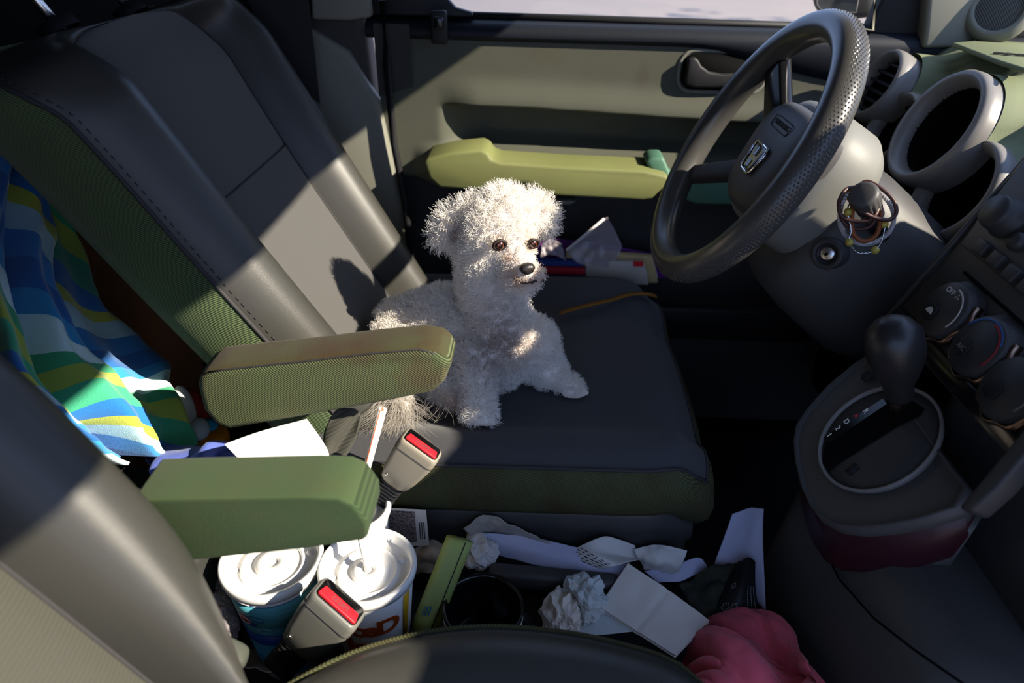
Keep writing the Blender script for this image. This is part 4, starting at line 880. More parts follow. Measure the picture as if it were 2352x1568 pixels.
# ------------------------------------------------------------------ litter between the seats
def flatsheet(name, quad, mat, label, cat, z_amp=0.004, s=22, seed=1.0, group=None, nu=24, nv=24, **k):
    a, b, c, d = quad
    return sheet(name, [[a, b], [d, c]], mat, nu, nv, crumple(z_amp, s, seed), label=label, cat=cat, group=group, **k)
pc = thing('printed_card', 'white card with dark speckled print leaning on the driver seat base', 'card', at(940, 1250, Y=0.101))
ca = [at(x, y, Y=0.100) for x, y in ((890, 1168), (978, 1172), (986, 1252), (885, 1258))]
MB().prism(ca, (0, 0.0012, 0)).build('card_sheet', MAT['paper'], pc, smooth=False)
MB().prism([at(x, y, Y=0.0992) for x, y in ((893, 1172), (952, 1175), (958, 1244), (890, 1250))], (0, 0.0004, 0)).build('dark_print', M_('speckle', (0.03, 0.026, 0.026), 0.7, var=(420, 1.0, (0.30, 0.25, 0.25))), pc, smooth=False)
for k in range(3):
    MB().prism([at(x, y, Y=0.0992) for x, y in ((962 + 5 * k, 1200), (964 + 5 * k, 1200), (967 + 5 * k, 1238), (965 + 5 * k, 1238))], (0, 0.0004, 0)).build('print_line', MAT['ink'], pc, smooth=False)
sheet('napkin', [[at(945, 1262, Z=.285), at(1000, 1243, Z=.29), at(1050, 1262, Z=.28)], [at(946, 1290, Z=.272), at(1000, 1272, Z=.29), at(1050, 1290, Z=.265)], [at(946, 1325, Z=.25), at(990, 1312, Z=.262), at(1040, 1330, Z=.25)]], MAT['paper_tan'], 24, 24, crumple(0.004, 45, 2), label='tan paper napkin lying between lettered cup and green case', cat='napkin')
def wad(name, px, py, Z, r, mat, label, cat, seed=0, sc=(1, 1, 0.8), amp=0.35, s=None, group=None):
    c = at(px, py, Z=Z); mb = MB(); s = s or 1.1 / r; rows = []
    for i in range(27):
        a = pi * i / 26; row = []
        for j in range(44):
            b = 2 * pi * j / 44; d = V(max(sin(a), 1e-3) * cos(b) * sc[0], max(sin(a), 1e-3) * sin(b) * sc[1], cos(a) * sc[2])
            q = d * r + V(seed * 3.3, seed * 1.7, seed); w = 1 + amp * (ridge(q, s) - 0.5) + amp * 0.6 * (ridge(q * 2, s) - 0.5)
            row.append(c + d * (r * w))
        rows.append(row)
    return mb.grid(rows, cv=True).build(name, mat, None, smooth=False, label=label, cat=cat, group=group)
wad('crumpled_receipt', 1098, 1262, .285, 0.021, MAT['paper'], 'crumpled white receipt ball right of the green case', 'receipt', 3)
# translucent pastry bag and long lavender envelope
sheet('paper_bag', [[at(1065, 1215, Z=.315), at(1100, 1188, Z=.33), at(1135, 1186, Z=.33), at(1200, 1218, Z=.312), at(1300, 1262, Z=.285)], [at(1095, 1240, Z=.285), at(1130, 1225, Z=.292), at(1180, 1240, Z=.285), at(1240, 1265, Z=.272), at(1310, 1288, Z=.26)]], M_('wax_paper', (0.45, 0.42, 0.38), 0.4, 0.5, thin=(0.75, (0.8, 0.78, 0.74))), 40, 16, crumple(0.003, 40, 4), label='thin grey waxed paper bag behind the crumpled receipt', cat='paper bag')
sheet('envelope', [[at(1095, 1222, Z=.298), at(1210, 1232, Z=.298), at(1330, 1258, Z=.288), at(1440, 1288, Z=.275)], [at(1100, 1242, Z=.285), at(1210, 1262, Z=.29), at(1320, 1287, Z=.282), at(1430, 1312, Z=.27)], [at(1120, 1268, Z=.272), at(1210, 1292, Z=.272), at(1320, 1314, Z=.268), at(1428, 1330, Z=.262)]], MAT['paper_blue'], 40, 16, crumple(0.0015, 20, 5), label='long lavender paper envelope along the floor console', cat='envelope')
rc = [[at(1288, 1282, Z=.272), at(1330, 1255, Z=.29), at(1385, 1232, Z=.305), at(1420, 1238, Z=.298), at(1458, 1252, Z=.288)], [at(1320, 1296, Z=.272), at(1368, 1278, Z=.292), at(1400, 1270, Z=.285), at(1440, 1275, Z=.275), at(1465, 1270, Z=.275)], [at(1365, 1308, Z=.268), at(1410, 1300, Z=.285), at(1445, 1290, Z=.28), at(1462, 1286, Z=.272), at(1480, 1285, Z=.268)]]
rt = sheet('receipt', rc, MAT['paper'], 40, 24, None, label='curled printed receipt with rows of text on lavender envelope', cat='receipt')
rr_ = [[Vector(p) for p in r] for r in rc]
def RS(u, v): return cr([cr(r, u) for r in rr_], v)
for li in range(5):
    MBl = MB(); u0 = 0.10 + li * 0.035
    for w in range(6):
        v0 = 0.08 + w * 0.14; rnd.seed(li * 10 + w); v1 = v0 + rnd.uniform(0.06, 0.11)
        MBl.grid([[RS(u0 + 0.014 * b, lerp(v0, v1, q)) + V(0, -0.0012, 0.0016) for b in (0, 1)] for q in (0, 0.5, 1)])
    tagged(MBl.build('text_row', MAT['ink'], rt, smooth=False), kind=None)
sheet('paper_scrap', [[at(1455, 1262, Z=.285), at(1510, 1250, Z=.29), at(1578, 1264, Z=.282)], [at(1470, 1290, Z=.27), at(1520, 1288, Z=.282), at(1568, 1296, Z=.268)], [at(1490, 1318, Z=.25), at(1530, 1312, Z=.258), at(1560, 1320, Z=.25)]], MAT['paper'], 24, 24, crumple(0.003, 40, 7), label='crinkled white paper scrap behind the big folded napkin', cat='paper')
sheet('receipt', [[at(1478, 1310, Z=.262), at(1540, 1302, Z=.258), at(1600, 1280, Z=.262), at(1622, 1296, Z=.255)], [at(1510, 1335, Z=.248), at(1560, 1335, Z=.25), at(1600, 1318, Z=.25), at(1620, 1318, Z=.245)]], MAT['paper_blue'], 24, 12, crumple(0.003, 40, 8), label='creased bluish receipt above the olive cloth', cat='receipt')
# big folded napkin, white card, tissue
np_ = thing('folded_napkin', 'large folded beige napkin lying flat above the passenger cushion front', 'napkin', at(1500, 1400, Z=.262))
na, nb, nc, nd_ = [at(x, y, Z=z) for x, y, z in ((1442, 1292, .285), (1630, 1424, .268), (1552, 1505, .262), (1375, 1392, .272))]
for q, dz in (('lower_ply', -0.004), ('upper_ply', 0.0)):
    sheet(q, [[na + V(0, 0, dz), (na + nb) / 2 + V(0, 0, dz + 0.002), nb + V(0.0, 0, dz)], [(na + nd_) / 2 + V(0, 0, dz), (na + nb + nc + nd_) / 4 + V(0, 0, dz + 0.001), (nb + nc) / 2 + V(0, 0, dz)], [nd_ + V(0, 0, dz), (nd_ + nc) / 2 + V(0, 0, dz), nc + V(0, 0, dz)]], MAT['napkin'], 40, 40, lambda u, v, p, n: n * (0.0012 * ridge(p, 30) + 0.0015 * math.exp(-((u - 0.5) / 0.03) ** 2)), parent=np_)
flatsheet('white_card', [at(1285, 1402, Z=.262), at(1372, 1382, Z=.268), at(1452, 1450, Z=.262), at(1340, 1462, Z=.258)], MAT['paper_cool'], 'pale blue-white card half under the folded napkin', 'card', 0.0006, 20, 3)
wad('crumpled_tissue', 1290, 1408, .272, 0.022, MAT['napkin'], 'crumpled pinkish tissue beside the mug well', 'tissue', 5, (0.9, 1.1, 0.9), 0.4)
wad('crumpled_tissue', 1340, 1372, .278, 0.022, MAT['paper_cool'], 'crumpled white tissue at the top corner of the pale card', 'tissue', 9, (1, 1, 1.05), 0.5)
sheet('napkin', [[at(1300, 1395, Z=.27), at(1316, 1338, Z=.30), at(1345, 1362, Z=.288)], [at(1310, 1412, Z=.262), at(1330, 1380, Z=.285), at(1355, 1388, Z=.275)]], MAT['napkin'], 16, 16, crumple(0.004, 60, 3), label='pointed beige napkin corner standing between the two tissues', cat='napkin')
# lavender sheet leaning against the console, black bag, olive cloth, jeans, pink shirt
sheet('paper_sheet', [[at(1682, 1180, Z=.30), at(1725, 1166, Z=.31), at(1752, 1170, Z=.31)], [at(1655, 1260, Z=.27), at(1710, 1255, Z=.275), at(1752, 1258, Z=.285)], [at(1630, 1330, Z=.24), at(1690, 1340, Z=.24), at(1752, 1400, Z=.262)]], MAT['paper_blue'], 30, 30, lambda u, v, p, n: n * (0.004 * sin(5 * u + 3 * v)), label='lavender paper sheet leaning on the gear console base', cat='paper')
sheet('olive_cloth', [[at(1560, 1345, Z=.248), at(1630, 1310, Z=.26), at(1700, 1290, Z=.265)], [at(1580, 1380, Z=.25), at(1640, 1355, Z=.262), at(1695, 1330, Z=.26)], [at(1600, 1425, Z=.235), at(1650, 1420, Z=.24), at(1680, 1410, Z=.24)]], M_('olive', (0.035, 0.035, 0.022), 0.8, 0.2, var=(40, 0.8, (0.02, 0.035, 0.04))), 24, 24, crumple(0.006, 30, 2), label='dark olive cloth between folded napkin and black bag', cat='cloth')
bb_ctrl = [[at(1690, 1300, Z=.272), at(1718, 1280, Z=.285), at(1734, 1290, Z=.28)], [at(1662, 1360, Z=.262), at(1700, 1355, Z=.275), at(1735, 1355, Z=.268)], [at(1635, 1430, Z=.24), at(1690, 1430, Z=.25), at(1748, 1435, Z=.24)]]
bg_ = sheet('black_bag', bb_ctrl, MAT['black'], 24, 24, None, label='black plastic bag with thin white print beside pink shirt', cat='bag')
bbr = [[Vector(p) for p in r] for r in bb_ctrl]
def BS(u, v): return cr([cr(r, u) for r in bbr], v) + V(-0.0008, -0.0016, 0.0022)
prn = M_('bag_print', (0.22, 0.23, 0.26), 0.6)
for (u, v, r) in ((0.22, 0.72, 0.075), (0.42, 0.73, 0.065), (0.3, 0.93, 0.06), (0.5, 0.95, 0.06), (0.28, 0.42, 0.05)):
    P = [BS(u + r * (1 + 0.25 * sin(5 * t)) * cos(t), v + 0.7 * r * (1 + 0.25 * sin(5 * t)) * sin(t)) for t in [2 * pi * i / 30 for i in range(30)]]
    MB().tube(P, 0.0003, 5, closed=True).build('print_doodle', prn, bg_)
for k in range(3):
    P = [BS(0.72 + 0.09 * k + 0.012 * ((-1) ** i), 0.45 + 0.5 * i / 30) for i in range(31)]; MB().tube(P, 0.00035, 5).build('print_line', prn, bg_)
sheet('jeans', [[at(1553, 1478, Z=.24), at(1590, 1455, Z=.245), at(1650, 1450, Z=.23)], [at(1556, 1498, Z=.24), at(1595, 1490, Z=.25), at(1650, 1500, Z=.23)], [at(1560, 1530, Z=.22), at(1600, 1530, Z=.225), at(1650, 1540, Z=.21)]], M_('denim', (0.045, 0.075, 0.12), 0.85, 0.2, ribs=((0.3, 0.4, 0), 0.002, 0.4, 0.3)), 20, 20, crumple(0.003, 30, 4), label='piece of blue denim poking out left of the pink shirt', cat='jeans')
pk = [[at(1580, 1536, Z=.225), at(1606, 1464, Z=.238), at(1660, 1420, Z=.245), at(1760, 1424, Z=.245), at(1835, 1454, Z=.275), at(1880, 1530, Z=.305)],
      [at(1580, 1552, Z=.235), at(1632, 1468, Z=.262), at(1700, 1440, Z=.272), at(1780, 1448, Z=.272), at(1845, 1480, Z=.298), at(1905, 1550, Z=.315)],
      [at(1572, 1580, Z=.25), at(1660, 1510, Z=.292), at(1720, 1498, Z=.292), at(1800, 1512, Z=.285), at(1870, 1525, Z=.31), at(1935, 1585, Z=.328)],
      [at(1575, 1640, Z=.25), at(1670, 1590, Z=.288), at(1750, 1580, Z=.29), at(1830, 1590, Z=.28), at(1880, 1600, Z=.31), at(1930, 1640, Z=.32)],
      [at(1570, 1720, Z=.22), at(1680, 1690, Z=.25), at(1760, 1680, Z=.25), at(1850, 1690, Z=.24), at(1880, 1690, Z=.285), at(1910, 1700, Z=.29)]]
def pinkf(u, v, p, n):
    q = V(p.x * 1.0 + p.y * 0.9, (p.y - p.x) * 0.22, p.z * 0.3) + V(3.1, 0.7, 1.9)
    f2_ = max(0, 1 - abs((u - 0.62 - 0.25 * (v - 0.4)) / 0.07))
    k = 0.3 + 0.7 * sstep(0, 0.15, v)
    return n * ((0.022 * (max(0, ridge(q, 17)) ** 1.4) + 0.016 * f2_ * sstep(0.1, 0.4, v) + 0.004 * max(0, ridge(q, 48)) ** 2 + 0.0015 * nz(p, 90) - 0.014) * k) + V(-0.010, 0, 0.002)
sheet('pink_shirt', pk, M_('pink', (0.62, 0.095, 0.14), 0.85, 0.2, bump=(300, 0.2, 0.001), sheen=0.25), 90, 90, pinkf, 0.0015, label='bunched coral pink shirt at the bottom of the photo', cat='shirt')
flatsheet('paper_tag', [at(1543, 1180, Z=.20), at(1568, 1176, Z=.20), at(1578, 1215, Z=.19), at(1562, 1232, Z=.19)], MAT['paper'], 'small white paper tag at the front corner of driver seat base', 'tag', 0.001)
# lime green case
lc = thing('lime_case', 'lime green padded case standing between the cups and the black mug', 'case', at(985, 1440, Z=.24))
top_ = [at(1032, 1232, Y=0.064), at(1080, 1243, Y=0.064)]; bot_ = [at(950, 1438, Y=0.004), at(1000, 1446, Y=0.004)]
L = []
for i in range(9):
    t = i / 8; l, r = bot_[0].lerp(top_[0], t), bot_[1].lerp(top_[1], t); m_ = (l + r) / 2; wv_ = (r - l) / 2; ax = (top_[0] - bot_[0]).normalized(); dp = ax.cross(wv_).normalized()
    L.append([m_ + wv_ * 1.25 * (math.copysign(abs(cos(a)) ** 0.7, cos(a))) + dp * (0.015 * math.copysign(abs(sin(a)) ** 0.7, sin(a))) for a in [2 * pi * k / 28 for k in range(28)]])
lime = M_('lime', (0.33, 0.40, 0.15), 0.6, 0.3, var=(35, 0.6, (0.36, 0.42, 0.05)), bump=(200, 0.2, 0.0008))
lb = MB().loft(L).build('padded_sleeve', lime, lc)
if dp.dot(CAM - top_[0]) < 0: dp = -dp
MB().tube([((bot_[0] + bot_[1]) / 2 + (bot_[1] - bot_[0]) * 0.22).lerp((top_[0] + top_[1]) / 2 + (top_[1] - top_[0]) * 0.22, t) + dp * 0.0152 for t in (0, 0.33, 0.66, 1)], 0.0006, 6).build('seam', MAT['stitch_dark'], lb)
tb = bot_[0].lerp(top_[0], 0.22) + (bot_[1] - bot_[0]) * 0.22 + dp * 0.0154
ax = (top_[0] - bot_[0]).normalized(); wx = (bot_[1] - bot_[0]).normalized()
text('case_lettering', 'ill', 0.014, mat4(tb, (wx + ax * 0.1).normalized(), ax, dp), M_('case_ink', (0.02, 0.16, 0.28), 0.6), lb, 0.0002)
MB().prism([bot_[0] + wx * 0.002 - ax * 0.002, bot_[1] - ax * 0.002, bot_[1] + ax * 0.008, bot_[0] + wx * 0.002 + ax * 0.008], dp * 0.011).build('black_end', MAT['black'], lc, bevel=0.001)
# crinkled clear snack bag and brown paper left of the cups
cl = M_('film', (0.6, 0.55, 0.58), 0.08, 0.8, thin=(0.25, (0.85, 0.8, 0.8)))
sheet('snack_bag', [[at(478, 1335, Z=.33), at(505, 1320, Z=.34), at(530, 1350, Z=.335)], [at(470, 1410, Z=.32), at(510, 1405, Z=.335), at(550, 1425, Z=.32)], [at(465, 1475, Z=.30), at(505, 1480, Z=.312), at(545, 1470, Z=.30)], [at(470, 1510, Z=.27), at(500, 1505, Z=.28), at(530, 1495, Z=.28)]], cl, 40, 40, crumple(0.006, 60, 3), 0.0004, smooth=False, label='crinkled clear snack bag left of the blue cup', cat='snack bag')
wad('foil_wrapper', 500, 1450, .295, 0.017, MAT['chrome'], 'scrunched silver foil inside the clear snack bag', 'foil', 4, (0.9, 0.9, 1.2), 0.6)
sheet('brown_paper', [[at(540, 1480, Z=.255), at(600, 1495, Z=.25), at(640, 1505, Z=.25)], [at(550, 1530, Z=.255), at(600, 1540, Z=.255), at(650, 1545, Z=.25)]], MAT['paper_tan'], 16, 12, crumple(0.003, 40, 1), label='folded brown paper under the blue cup', cat='paper')

# ------------------------------------------------------------------ behind the seats
def carton(name, label, c, size, rz, mat, kids=True):
    t = thing(name, label, 'box', (c[0], c[1], c[2] - size[2] / 2), 'cartons behind the driver seat'); R = Matrix.Rotation(rz, 3, 'Z')
    MB().box(c, size, R).build('carton_body', mat, t, bevel=0.002, smooth=False)
    MB().box(V(*c) + R @ V(0, 0, size[2] / 2 + 0.0006), (size[0], 0.05, 0.0008), R).build('packing_tape', MAT['paper_tan'], t, smooth=False)
    for k in range(3):
        MB().box(V(*c) + R @ V(size[0] / 2 + 0.0004, -size[1] * 0.3 + 0.05 * k, size[2] * 0.2), (0.0006, 0.03, 0.008), R).build('printed_mark', MAT['ink'], t, smooth=False)
    return t
card_ = M_('cardboard', (0.20, 0.10, 0.055), 0.85, 0.1, var=(20, 0.3, (0.16, 0.08, 0.04)))
carton('carton', 'reddish brown carton high behind the driver seat side', (-0.74, 0.38, 0.56), (0.26, 0.16, 0.17), 0.0, card_)
carton('carton', 'brown carton with dark print low behind the driver seat side', (-0.76, 0.46, 0.24), (0.26, 0.40, 0.44), 0.0, card_)
rs = MB().prism([V(x, -0.62, z) for x, z in ((-0.62, 0.0), (-0.62, 0.34), (-0.70, 0.36), (-1.15, 0.34), (-1.15, 0.0))], (0, 0.86, 0)).build('rear_bench', MAT['black'], None, bevel=0.02, label='black rear bench base behind the front seats under towel', cat='car seat')
bx_ = MB().box((-0.45, 0.03, 0.20), (0.30, 0.17, 0.386)).build('storage_box', MAT['door_dark'], None, bevel=0.008, label='dark storage box between the seat backs under envelope and blue cloth', cat='box')
STR = [(0.0, (0.02, 0.12, 0.36)), (0.10, (0.03, 0.22, 0.55)), (0.2, (0.40, 0.60, 0.66)), (0.30, (0.45, 0.48, 0.06)), (0.36, (0.02, 0.16, 0.45)), (0.46, (0.05, 0.36, 0.20)), (0.60, (0.34, 0.42, 0.07)), (0.72, (0.05, 0.33, 0.16)), (0.80, (0.55, 0.72, 0.72)), (0.92, (0.03, 0.25, 0.5))]
towm = M_('towel', (0.1, 0.3, 0.4), 0.95, 0.1, stripes=((0, 0, 0.95), 'uv', 1.55, STR), bump=(900, 0.6, 0.0012), sheen=0.3)
tc_ = [[at(-60, 360, X=-.56), at(10, 352, X=-.56), at(60, 395, X=-.55), at(85, 430, X=-.56)],
       [at(-70, 520, X=-.54), at(20, 520, X=-.53), at(110, 540, X=-.53), at(160, 600, X=-.55)],
       [at(-60, 660, X=-.51), at(40, 660, X=-.49), at(130, 680, X=-.49), at(210, 740, X=-.52)],
       [at(-30, 780, X=-.48), at(90, 800, X=-.455), at(200, 800, X=-.455), at(330, 800, X=-.50)],
       [at(-20, 890, X=-.455), at(140, 880, X=-.43), at(290, 870, X=-.43), at(395, 865, X=-.455)],
       [at(60, 960, X=-.43), at(200, 940, X=-.41), at(320, 920, X=-.405), at(388, 905, X=-.42)],
       [at(140, 1010, X=-.415), at(255, 990, X=-.40), at(350, 970, X=-.39), at(402, 970, X=-.40)],
       [at(220, 1060, X=-.405), at(300, 1045, X=-.395), at(370, 1032, X=-.39), at(404, 1012, X=-.395)]]
def towf(u, v, p, n):
    a = 2 * pi * (2.9 * u + 0.5 * sin(2.2 * v) + 0.25 * nz(p, 6))
    return n * (0.020 * sin(a) + 0.008 * sin(2.3 * a + 1.3)) * (0.7 + 0.5 * v) + n * (0.010 * nz(p, 18) + 0.004 * nz(p, 45)) * (0.4 + sstep(0.5, 0.9, v))
tow = sheet('beach_towel', tc_, towm, 110, 150, towf, 0.003, label='blue and green striped beach towel draped between the seat backs', cat='towel')
uvsheet(tow, 110, 150)
denim = M_('blue_cloth', (0.07, 0.10, 0.33), 0.9, 0.15, bump=(400, 0.4, 0.001), sheen=0.2)
sheet('blue_cloth', [[at(335, 1056, Z=.415), at(400, 1026, Z=.425), at(480, 1014, Z=.43), at(555, 1040, Z=.418)], [at(350, 1075, Z=.42), at(420, 1046, Z=.435), at(490, 1032, Z=.44), at(560, 1055, Z=.42)], [at(360, 1110, Z=.41), at(430, 1100, Z=.415), at(500, 1090, Z=.415), at(570, 1090, Z=.41)]], denim, 40, 30, lambda u, v, p, n: n * (0.005 * sin(14 * u + 9 * v + 4 * nz(p, 20)) + 0.003 * nz(p, 50)), 0.002, label='folded blue cloth strip just above the passenger armrest', cat='cloth')
sheet('white_envelope', [[at(515, 1020, Y=.03), at(600, 990, Y=.055), at(705, 962, Y=.075)], [at(545, 1050, Y=.025), at(640, 1050, Y=.04), at(752, 1032, Y=.05)], [at(575, 1085, Y=.02), at(670, 1085, Y=.03), at(752, 1070, Y=.04)]], MAT['paper_white'], 12, 12, None, 0.001, smooth=True, label='white envelope between the two armrests above blue cloth', cat='envelope')
# soft toy scraps by the driver armrest pivot
ty = thing('plush_toy', 'red and white plush toy scrap left of driver armrest', 'toy', at(440, 980, X=-.40))
wadc = lambda n, px, py, r, m, sd, sc: wad(n, px, py, .43, r, m, None, None, sd, sc, 0.25)
def toypart(n, px, py, X, r, m, sc):
    c = at(px, py, X=X); MB().ball(c, r, 12, sc=sc).build(n, m, ty)
toypart('red_body', 444, 960, -0.400, 0.028, M_('plush_red', (0.28, 0.02, 0.015), 0.95), (0.7, 0.8, 1.5))
toypart('white_stripe', 424, 940, -0.392, 0.022, M_('plush_white', (0.55, 0.56, 0.5), 0.95), (0.5, 0.6, 1.5))
toypart('white_patch', 455, 985, -0.380, 0.016, M_('plush_white2', (0.5, 0.55, 0.55), 0.95), (0.8, 0.8, 0.9))
toypart('teal_patch', 478, 985, -0.380, 0.015, M_('plush_teal', (0.02, 0.25, 0.38), 0.95), (0.9, 0.8, 0.9))
oc = at(482, 1002, X=-.375)
cap_ = MB(); cl_ = []
for h, r in ((-0.008, 0.0215), (0.0, 0.0215), (0.006, 0.0205), (0.008, 0.018), (0.008, 0.0)):
    cl_.append([oc + V((r + (0.0006 if k % 2 and h <= 0 else 0)) * cos(2 * pi * k / 60), (r + (0.0006 if k % 2 and h <= 0 else 0)) * sin(2 * pi * k / 60), h) for k in range(60)])
cap_.grid(cl_, cv=True).build('bottle_cap', M_('cap_orange', (0.5, 0.16, 0.005), 0.5), None, label='orange ribbed bottle cap left of the white envelope', cat='bottle cap')
# grey fabric flap of the seat and things in the driver door pocket
sheet('grey_pouch', [[at(770, 950, Y=.09), at(812, 935, Y=.10), at(830, 960, Y=.10)], [at(745, 1000, Y=.085), at(790, 1000, Y=.09), at(815, 1000, Y=.095)], [at(750, 1045, Y=.08), at(780, 1042, Y=.085), at(800, 1040, Y=.09)]], MAT['cord'], 16, 20, lambda u, v, p, n: n * (0.004 * sin(9 * u + 5 * v)), 0.002, label='wrinkled grey fabric pouch hanging by the driver seat hinge', cat='pouch')
dpk = [('purple_folder', 'purple folder standing in the driver door pocket behind other papers', 'folder', [(1230, 545), (1380, 560), (1530, 590), (1530, 640), (1230, 640)], 0.675, (0.10, 0.012, 0.16), 0.006),
       ('yellow_package', 'cream and yellow package in the driver door pocket', 'package', [(1300, 575), (1400, 582), (1500, 590), (1512, 650), (1300, 650)], 0.65, (0.45, 0.33, 0.16), 0.014),
       ('white_package', 'white striped package in the driver door pocket right of the red book', 'package', [(1345, 600), (1480, 604), (1490, 655), (1345, 652)], 0.63, (0.42, 0.38, 0.33), 0.012),
       ('blue_book', 'blue covered book standing in the driver door pocket', 'book', [(1225, 598), (1340, 602), (1340, 650), (1225, 650)], 0.632, (0.012, 0.04, 0.2), 0.016),
       ('red_book', 'red spined book in front of the blue book in door pocket', 'book', [(1235, 616), (1344, 618), (1344, 632), (1235, 630)], 0.618, (0.32, 0.01, 0.02), 0.012)]
for n, lb_, ct, pts, Y, c, d in dpk:
    r_ = thing(n, lb_, ct, at(pts[0][0], pts[-1][1], Y=Y)); MB().prism(yloop(pts, Y), (0, d, 0)).build('cover', M_(n, c, 0.6, 0.3), r_, bevel=0.002)
    MB().prism(yloop([(x, y + (3 if y < 625 else -12)) for x, y in pts], Y + 0.002), (0, d - 0.004, 0)).build('inner_pages', MAT['paper'], r_)
MB().prism(yloop([(1455, 600), (1478, 601), (1478, 612), (1455, 612)], 0.628), (0, 0.001, 0)).build('red_label', MAT['red'], bpy.data.objects['white_package'], smooth=False)
zb_ = thing('zip_bag', 'clear plastic zip bag sticking up from the driver door pocket', 'plastic bag', at(1360, 600, Y=.62))
sheet('film', [[at(1300, 575, Y=.625), at(1388, 502, Y=.645), at(1395, 508, Y=.65)], [at(1320, 600, Y=.62), at(1405, 560, Y=.64), at(1425, 555, Y=.65)], [at(1350, 610, Y=.62), at(1400, 610, Y=.63), at(1425, 580, Y=.64)]], cl, 20, 20, crumple(0.002, 40, 2), 0.0004, parent=zb_)
MB().tube([at(1300, 575, Y=.62), at(1388, 502, Y=.64)], 0.0022, 8).build('zip_strip', MAT['paper'], zb_)
sheet('clear_wrap', [[at(1245, 560, Y=.615), at(1265, 548, Y=.62), at(1290, 560, Y=.625)], [at(1240, 590, Y=.61), at(1270, 585, Y=.615), at(1300, 598, Y=.62)]], cl, 16, 16, crumple(0.004, 60, 5), 0.0004, smooth=False, label='crinkled clear wrap in the door pocket beside the dog face', cat='plastic wrap')
# ochre strap across the driver cushion
stp = [at(x, y, Z=z) for x, y, z in ((1285, 722, .400), (1340, 706, .402), (1400, 692, .406), (1450, 678, .409), (1490, 678, .408), (1508, 684, .402))]
MB().grid([[cr(stp, i / 30) + V(0.0, w, 0.003) for w in (-0.005, 0.0, 0.005)] for i in range(31)]).build('ochre_strap', M_('ochre', (0.20, 0.085, 0.01), 0.8), None, solid=0.0015, label='ochre strap lying across the driver cushion behind the dog', cat='strap')

# ------------------------------------------------------------------ the dog
DG = thing('dog', 'small curly white dog sitting on the driver seat looking towards the wheel', 'dog', at(1080, 900, Z=0.39))
DY = 0.02                                                     # whole dog a little towards the door
def D(px, py, Y): return at(px, py, Y=Y + DY * sstep(0.20, 0.29, Y))
def cap2(mb, a, ra, b, rb, n=7):
    for i in range(n + 1):
        t = i / n; mb.ball(a.lerp(b, t), lerp(ra, rb, t), 9)
head = D(1140, 525, .290); nose = D(1213, 612, .243)
fwd = (nose - head).normalized(); hup = (V(0, 0, 1) - fwd * fwd.z).normalized(); hsd = fwd.cross(hup)      # hsd: towards photo left or right
bodyb = MB()
bodyb.ball(head, 0.0375, 12); bodyb.ball(D(1155, 500, .295), 0.033, 12); bodyb.ball(D(1120, 570, .287), 0.033, 10); bodyb.ball(D(1175, 560, .275), 0.024, 10)
muz0, muz1 = D(1178, 588, .268), D(1203, 622, .249)
cap2(bodyb, muz0, 0.0205, muz1, 0.0125, 5)
cap2(bodyb, D(1170, 618, .268), 0.014, D(1196, 642, .253), 0.0095, 4)          # lower jaw
bodyb.ball(D(1224, 632, .2555), 0.0105, 8); bodyb.ball(D(1205, 652, .2535), 0.0105, 8); bodyb.ball(D(1180, 635, .256), 0.0125, 8)
cap2(bodyb, D(1110, 590, .290), 0.030, D(1128, 690, .292), 0.038, 5)           # neck
cap2(bodyb, D(1128, 690, .292), 0.038, D(1155, 790, .285), 0.047, 5)           # chest
bodyb.ball(D(1215, 790, .298), 0.036, 10)
cap2(bodyb, D(1130, 760, .292), 0.045, D(1020, 740, .312), 0.047, 5)           # back
cap2(bodyb, D(1020, 740, .312), 0.046, D(935, 760, .318), 0.044, 5)
bodyb.ball(D(925, 790, .300), 0.045, 10); bodyb.ball(D(985, 830, .275), 0.038, 10)
cap2(bodyb, D(1150, 790, .285), 0.043, D(1130, 850, .285), 0.034, 4)
cap2(bodyb, D(1088, 815, .262), 0.027, D(1092, 900, .228), 0.0195, 6)          # near foreleg
cap2(bodyb, D(1092, 900, .228), 0.0195, D(1102, 965, .200), 0.0185, 5)
pawn = [D(1085, 985, .192), D(1104, 992, .188), D(1124, 985, .190)]
for p in pawn: bodyb.ball(p, 0.0105, 8)
bodyb.ball(D(1104, 975, .197), 0.0165, 10)
cap2(bodyb, D(1232, 820, .292), 0.028, D(1268, 868, .285), 0.0195, 6)          # far foreleg
cap2(bodyb, D(1268, 868, .285), 0.0195, D(1312, 900, .274), 0.0175, 5)
for p in (D(1305, 922, .262), D(1322, 922, .262), D(1336, 910, .266)): bodyb.ball(p, 0.0098, 8)
cap2(bodyb, D(985, 850, .262), 0.026, D(1040, 905, .228), 0.013, 6)            # hind foot
bodyb.ball(D(1046, 915, .222), 0.0115, 8)
cap2(bodyb, D(890, 840, .270), 0.017, D(900, 930, .195), 0.013, 6)             # tail
